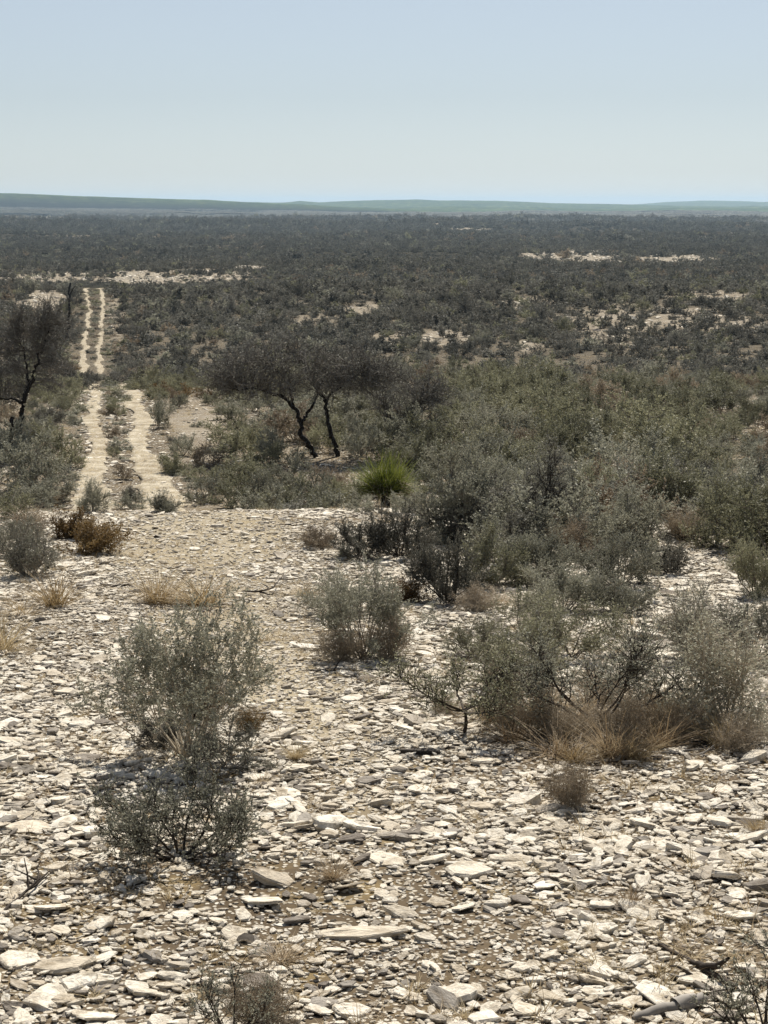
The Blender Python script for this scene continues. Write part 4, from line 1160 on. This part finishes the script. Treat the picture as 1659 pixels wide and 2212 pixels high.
ns = len(SX)
el = TUF.uniform(0.48, 1.0, ns); th = TUF.uniform(0.55, 1.25, ns) * np.where(SW > 0.07, 0.85, 1.2)
RZ = TUF.uniform(0, 6.28, ns); RX = TUF.normal(-0.02, 0.12, ns); RY = TUF.normal(0, 0.12, ns)
SZ = SZ + np.where(SW > 0.045, TUF.uniform(0, 0.016, ns), TUF.uniform(0, 0.006, ns)); SI = TUF.integers(0, 12, ns)
spx, spy = to_px(SX, SY, SZ)
seen = (spx > -20) & (spx < 1680) & (spy < 2230) & (spy > 1100)
bigness = np.where(seen, SW / np.hypot(SX, SY), 0)
order = np.argsort(-bigness)
n_ind = 300 - len(NAMED_SLABS) - 85
ind = order[:n_ind]; rest = order[n_ind:]
for j in ind:
    o = link('flat_stone', SLAB_ME[SI[j]])
    w = SW[j]
    o.location = (SX[j], SY[j], SZ[j] + 0.03 * w); o.scale = (w, w * el[j], w * th[j]); o.rotation_euler = (RX[j], RY[j], RZ[j])
    tag(o, 'loose pale limestone slab among the rubble of the near slope', 'rock', 'loose slabs on the near slope')
P = np.stack([SX, SY, SZ + 0.03 * SW], 1)[rest]
scatter_stuff('limestone_rubble', SLAB_ME, P, np.stack([RX, RY, RZ], 1)[rest], np.stack([SW, SW * el, SW * th], 1)[rest], SI[rest], 'pale limestone rubble and gravel strewn over the slope')

# ------------------------------------------------------------------ thin dry grass between the stones
v, f = blades(450, 26, 0.8, 0.02, 60, 0.8, 0.08, 3)
v2, f2 = blades(451, 16, 0.8, 0.022, 75, 1.1, 0.12, 3)
GR = [mesh_from('dry_grass', v, f, None, (M['straw'],)), mesh_from('dry_grass', v2, f2, None, (M['straw_brown'],)), mesh_from('dry_grass', v2, f2, None, (M['straw'],))]
x, y = field(60000, 5.6, 33)
g, s = smooth_gravel(x, y)
k = TUF.random(len(x)) < np.clip(0.9 * (fbm(x / 0.9, y / 0.9, 71, 3) - 0.34), 0, 1) * (0.5 + 0.9 * s) * (0.35 + 0.65 * g)
x, y = x[k], y[k]
x3, y3 = field(1500, 5.6, 30)
g, s = smooth_gravel(x3, y3)
k = TUF.random(len(x3)) < (0.12 + 0.9 * s) * np.clip(2.4 * (fbm(x3 / 1.4, y3 / 1.4, 75, 3) - 0.40), 0, 1) + 0.03
x3, y3 = x3[k], y3[k]
x2, y2 = field(9000, 46, 150)
k = (TUF.random(len(x2)) < np.clip(1.4 * (fbm(x2 / 5, y2 / 5, 72, 3) - 0.3), 0, 1)) & ~near_track(x2, y2, 0.0)
x2, y2 = x2[k], y2[k]
w = np.concatenate([TUF.uniform(0.06, 0.22, len(x)), TUF.uniform(0.2, 0.6, len(x2)), TUF.uniform(0.15, 0.36, len(x3))])
x, y = np.concatenate([x, x2, x3]), np.concatenate([y, y2, y3])
n = len(x)
scatter_stuff('dry_grass', GR, np.stack([x, y, height(x, y)], 1), np.stack([np.zeros(n), np.zeros(n), TUF.uniform(0, 6.28, n)], 1), np.stack([w, w, w * TUF.uniform(0.5, 1.2, n)], 1), TUF.integers(0, 3, n), 'thin dry grass between the stones')

# ------------------------------------------------------------------ the scrub of the plain
def cover(x, y):
    z = height(x, y); px, py = to_px(x, y, z)
    c = np.clip(0.72 + 1.8 * (fbm(x / 40.0, y / 60.0, 81, 3) - 0.33), 0.25, 1)
    c = np.where(np.hypot(x, y) > 250, np.clip(0.92 + 2.0 * (fbm(x / 130.0, y / 90.0, 83, 4) - 0.40), 0.1, 1), c)
    c = np.where(np.hypot(x, y) > 650, c * np.clip(1 - (fbm(x / 200.0, y / 230.0, 87, 4) - 0.56) * 9, 0.15, 1), c)
    return c * (1 - bare_amount(x, y))

def jitter_grid(d0, d1, cell, half=19.0):
    ymax = d1; xm = d1 * math.tan(math.radians(half))
    gx, gy = np.meshgrid(np.arange(-xm, xm, cell), np.arange(d0 * 0.97, ymax, cell))
    x = (gx + TUF.uniform(0, cell, gx.shape)).ravel(); y = (gy + TUF.uniform(0, cell, gx.shape)).ravel()
    d = np.hypot(x, y)
    k = (d > d0) & (d < d1) & (np.abs(x) < y * math.tan(math.radians(half)))
    return x[k], y[k]

taken = np.array([(o.location.x, o.location.y) for o in scene.objects if o.parent is None and o.name.split('.')[0] in ('desert_shrub', 'yucca_plant', 'dry_bush') and o.location.y > 40])
bands = []
YUC_Y = ground_at(830, 1092)[1]
for (d0, d1, cell, wmed, kind) in [(23, 34, 1.05, 1.2, 'mid'), (34, 46, 1.45, 1.55, 'mid'), (46, 100, 1.42, 1.5, 'mid'), (100, 170, 1.5, 1.55, 'mid'), (170, 330, 1.65, 1.7, 'far'), (330, 640, 2.0, 2.1, 'far'), (640, 1100, 2.6, 2.8, 'far'), (1100, 1800, 3.9, 4.2, 'far'), (1800, 2300, 5.6, 6.2, 'far'), (2300, 2900, 7.5, 6.4, 'far'), (2500, 5200, 11.0, 17.0, 'clump')]:
    x, y = jitter_grid(d0, d1, cell)
    k = TUF.random(len(x)) < cover(x, y)
    x, y = x[k], y[k]
    corr = track_corridor(x, y)
    small = corr & ~near_track(x, y, 0.1) & (TUF.random(len(x)) < 0.9)
    k = ~corr | small
    z = height(x, y); px, py = to_px(x, y, z)
    if d1 <= 34:
        gap = (((px - 1440) / 130) ** 2 + ((py - 1400) / 90) ** 2 < 1) | (((px - 1530) / 60) ** 2 + ((py - 1240) / 60) ** 2 < 1)
        k &= (px > 905 + np.clip(py - 1180, 0, 400) * 1.1) & (py < 1330) & ~gap
    elif d1 <= 46:
        k &= px > 560
    w = wmed * np.exp(TUF.normal(0, 0.30, len(x)))
    w = np.where(small, w * 0.3, w)
    if d0 < 60:
        leftstrip = (px < 480) & (px > 330) & (py > 830)
        w = np.where(leftstrip, w * 0.6, w)
        w = np.where(px < 170, w * 0.75, w)
        close = np.array([np.min(np.hypot(taken[:, 0] - a, taken[:, 1] - b)) for a, b in zip(x, y)])
        k &= (close > 0.6)
    # what would stand before the bright yucca or the two bare trunks is not there
    top = py - 0.85 * w * FPX / np.maximum(y, 1); hw = 0.5 * w * FPX / np.maximum(y, 1)
    for (c_, h_, row, yl) in ((830, 42, 1062, YUC_Y), (705, 52, 962, B1[1]), (650, 20, 965, B1[1])):
        k &= ~((np.abs(px - c_) < h_ + hw) & (top < row) & (py > row) & (y < yl))
    bands.append((x[k], y[k], w[k], small[k], kind))

# low growth between and beside the ruts
for (d0, d1, cell, wm) in ((44, 92, 0.62, 0.55), (150, 275, 1.15, 1.0)):
    x, y = jitter_grid(d0, d1, cell)
    k = track_corridor(x, y) & ~near_track(x, y, 0.08) & (TUF.random(len(x)) < 0.62)
    x, y = x[k], y[k]
    bands.append((x, y, wm * np.exp(TUF.normal(0, 0.35, len(x))), np.ones(len(x), bool), 'far'))
AX = np.concatenate([b[0] for b in bands]); AY = np.concatenate([b[1] for b in bands]); AW = np.concatenate([b[2] for b in bands])
AK = np.concatenate([np.full(len(b[0]), {'mid': 0, 'far': 1, 'clump': 2}[b[4]]) for b in bands])
AZ = height(AX, AY)
na = len(AX)
AS = np.concatenate([b[3] for b in bands])
AH = AW * TUF.uniform(0.44, 0.74, na) * np.where(AS, 0.6, 1.0) * np.where(AK == 2, 0.22, 1.0)
tone = TUF.random(na) * np.where(AS, 0.35, 1.0)
dd = np.hypot(AX, AY)
# what grows where: 0 grey, 1 olive, 2 dark, 3 brown
patch = fbm(AX / 18.0, AY / 30.0, 91, 3)
sty = np.where(tone < 0.08, 3, np.where(patch + 0.25 * (tone - 0.5) > 0.60, 1, np.where(tone > 0.62, 2, 0)))
tone = np.clip(tone + 0.7 * (fbm(AX / 70.0, AY / 110.0, 95, 3) - 0.5) * (dd > 110), 0, 1)
fl = dd > 110
sty = np.where(fl, np.where(tone < 0.08, 3, np.where(tone < 0.22, 0, np.where(tone < 0.36, 1, 2))), sty)
SNAMES = ['grey', 'olive', 'dark', 'brown', 'far']
apx, apy = to_px(AX, AY, AZ)
sc = FPX / np.maximum(AY, 1)
sty = np.where((AK == 2), np.where(tone < 0.1, 2, 4), np.where((dd > 150) & (TUF.random(na) < np.clip((dd - 120) / 500, 0.3, 0.85)), 4, sty))
lowland = (dd > 300) & (dd < 440) & (apx < 640)
AW = np.where(lowland, AW * 0.55, AW); AH = np.where(lowland, AH * 0.45, AH)
# which of them show largest: a coarse picture filled from the front
res = 6.0
zb = np.zeros((int(2212 / res) + 2, int(1659 / res) + 2), bool)
vis = np.zeros(na)
near_first = np.argsort(dd)
for j in near_first[: np.searchsorted(dd[near_first], 330)]:
    x0, x1 = (apx[j] - AW[j] * sc[j] * 0.45) / res, (apx[j] + AW[j] * sc[j] * 0.45) / res
    y0, y1 = (apy[j] - AH[j] * sc[j] * 0.95) / res, apy[j] / res
    a0, a1, b0, b1 = max(int(x0), 0), min(int(x1) + 1, zb.shape[1]), max(int(y0), 0), min(int(y1) + 1, zb.shape[0])
    if a1 <= a0 or b1 <= b0: continue
    sub = zb[b0:b1, a0:a1]
    vis[j] = np.count_nonzero(~sub)
    sub[:] = True
n_done = sum(1 for o in scene.objects if o.parent is None and o.name.split('.')[0] == 'desert_shrub')
pick = np.argsort(-vis)[: 300 - n_done]
pick = pick[vis[pick] > 0]
is_ind = np.zeros(na, bool); is_ind[pick] = True
LAB = {}
for j in pick:
    st = SNAMES[sty[j]]
    word = {'grey': 'grey-green', 'olive': 'olive', 'dark': 'dark grey', 'brown': 'brown', 'far': 'dark'}[st]
    if dd[j] < 80:
        side = 'beside the wheel ruts' if apx[j] < 480 else ('round the forked tree' if apx[j] < 950 else 'in the thicket away from the ruts')
    else:
        side = 'on the plain beside the far ruts' if apx[j] < 420 else ('on the plain beyond the forked tree' if apx[j] < 980 else 'on the open plain among bare soil patches')
    shrub('desert_shrub', 'shrub', AX[j], AY[j], AZ[j] - 0.04, AW[j], AH[j], SETS['mid'][int(TUF.integers(0, 7))], st, f'{word} desert shrub in the scattered scrub {side}', f'{word} shrubs {side}', TUF.uniform(0, 6.28))

# prototypes of the mass
PROTO, OFFS = [], {}
for kind in ('mid', 'far'):
    for si, st in enumerate(SNAMES):
        OFFS[(kind, si)] = (len(PROTO), len(SETS[kind]))
        for g in SETS[kind]:
            PROTO.append(joined('scrub', *g, M[STYLE[st][0]], M[STYLE[st][1]]))
CL = []
for s in range(5):
    r = np.random.default_rng(700 + s)
    P_, A_ = [], []
    for q in range(16):
        c_ = np.array([r.uniform(-0.45, 0.45), r.uniform(-0.45, 0.45), 0]); rad = r.uniform(0.07, 0.15)
        n_ = 34
        u = r.normal(0, 1, (n_, 3)); u /= np.linalg.norm(u, axis=1, keepdims=True); u[:, 2] = np.abs(u[:, 2])
        P_.append(c_ + u * np.array([rad, rad, rad * r.uniform(0.9, 1.6) * 4.0]) * r.uniform(0.5, 1, (n_, 1)))
        A_.append(u)
    lv, lf = leaf_quads(r, np.concatenate(P_), np.concatenate(A_), 0.055, 0.8, 0.9)
    lv[:, 2] = np.maximum(lv[:, 2], 0) * 0.8
    CL.append((lv, lf))
for si, st in enumerate(SNAMES):
    OFFS[('clump', si)] = (len(PROTO), len(CL))
    for lv, lf in CL:
        PROTO.append(mesh_from('scrub', lv, lf, None, (M[STYLE[st][1]],)))
rest = np.where(~is_ind)[0]
kn = ['mid', 'far', 'clump']
idx = np.zeros(na, int)
for k_ in range(3):
    for si in range(5):
        o0, c0 = OFFS[(kn[k_], si)]
        m_ = (AK == k_) & (sty == si)
        idx[m_] = o0 + TUF.integers(0, c0, int(m_.sum()))
# prototypes are joined last to first
idx_used = idx
asp = np.where(AK == 2, 1.0, np.where(AK == 1, 0.75, 0.72))
hz = np.where(AK == 2, AW * TUF.uniform(0.10, 0.20, na), AH / asp)
P = np.stack([AX, AY, AZ - 0.05], 1)[rest]
scatter_stuff('desert_scrub', PROTO, P, np.stack([np.zeros(na), np.zeros(na), TUF.uniform(0, 6.28, na)], 1)[rest], np.stack([AW, AW, hz], 1)[rest], idx_used[rest], 'grey scrub covering the plain to the horizon')

# ------------------------------------------------------------------ dark far trees
for (px, py, w, h, lab) in [(1098, 541, 46, 12, 'dark low far tree clump beside the distant bare patch, the widest'), (1335, 528, 16, 12, 'single dark round far tree right of the distant bare patch'),
                            (1028, 553, 34, 16, 'grey-dark far tree left of the distant bare patch'), (1215, 600, 60, 14, 'dark far thicket tree below the distant bare patch'), (505, 520, 12, 7, 'tiny dark far tree alone over the far scrub')]:
    x, y, z = ground_at(px, py); s = ppm(x, y, z)
    r = bpy.data.objects.new('juniper_tree', None); col.objects.link(r); r.location = (x, y, z); r.scale = (w / s, w / s, h / s / 0.75); tag(r, lab, 'tree')
    tv, tf, lv, lf = SETS['far'][int(px) % 6]
    c_ = link('trunk', mesh_from('trunk', tv, tf, None, (M['bark_black'],))); c_.parent = r
    c_ = link('crown', mesh_from('crown', lv, lf, None, (M['leaf_dark'],))); c_.parent = r

# ------------------------------------------------------------------ haze
k = NT('haze')
vp = k.n('ShaderNodeVolumePrincipled')
vp.inputs['Color'].default_value = (0.55, 0.76, 0.96, 1)
vp.inputs['Density'].default_value = 0.000066
vp.inputs['Anisotropy'].default_value = 0.3
k.l(vp.outputs[0], k.out.inputs['Volume'])
X0, X1, Y0, Y1, Z0, Z1 = -23000, 23000, -23000, 23500, -34, 75
hv = np.array([(x_, y_, z_) for z_ in (Z0, Z1) for y_ in (Y0, Y1) for x_ in (X0, X1)], float)
hf = np.array([(0, 2, 3, 1), (4, 5, 7, 6), (0, 1, 5, 4), (2, 6, 7, 3), (0, 4, 6, 2), (1, 3, 7, 5)])
tag(link('haze', mesh_from('haze', hv, hf, None, (k.m,))), 'thin blue haze over the plain', None, None, 'stuff')
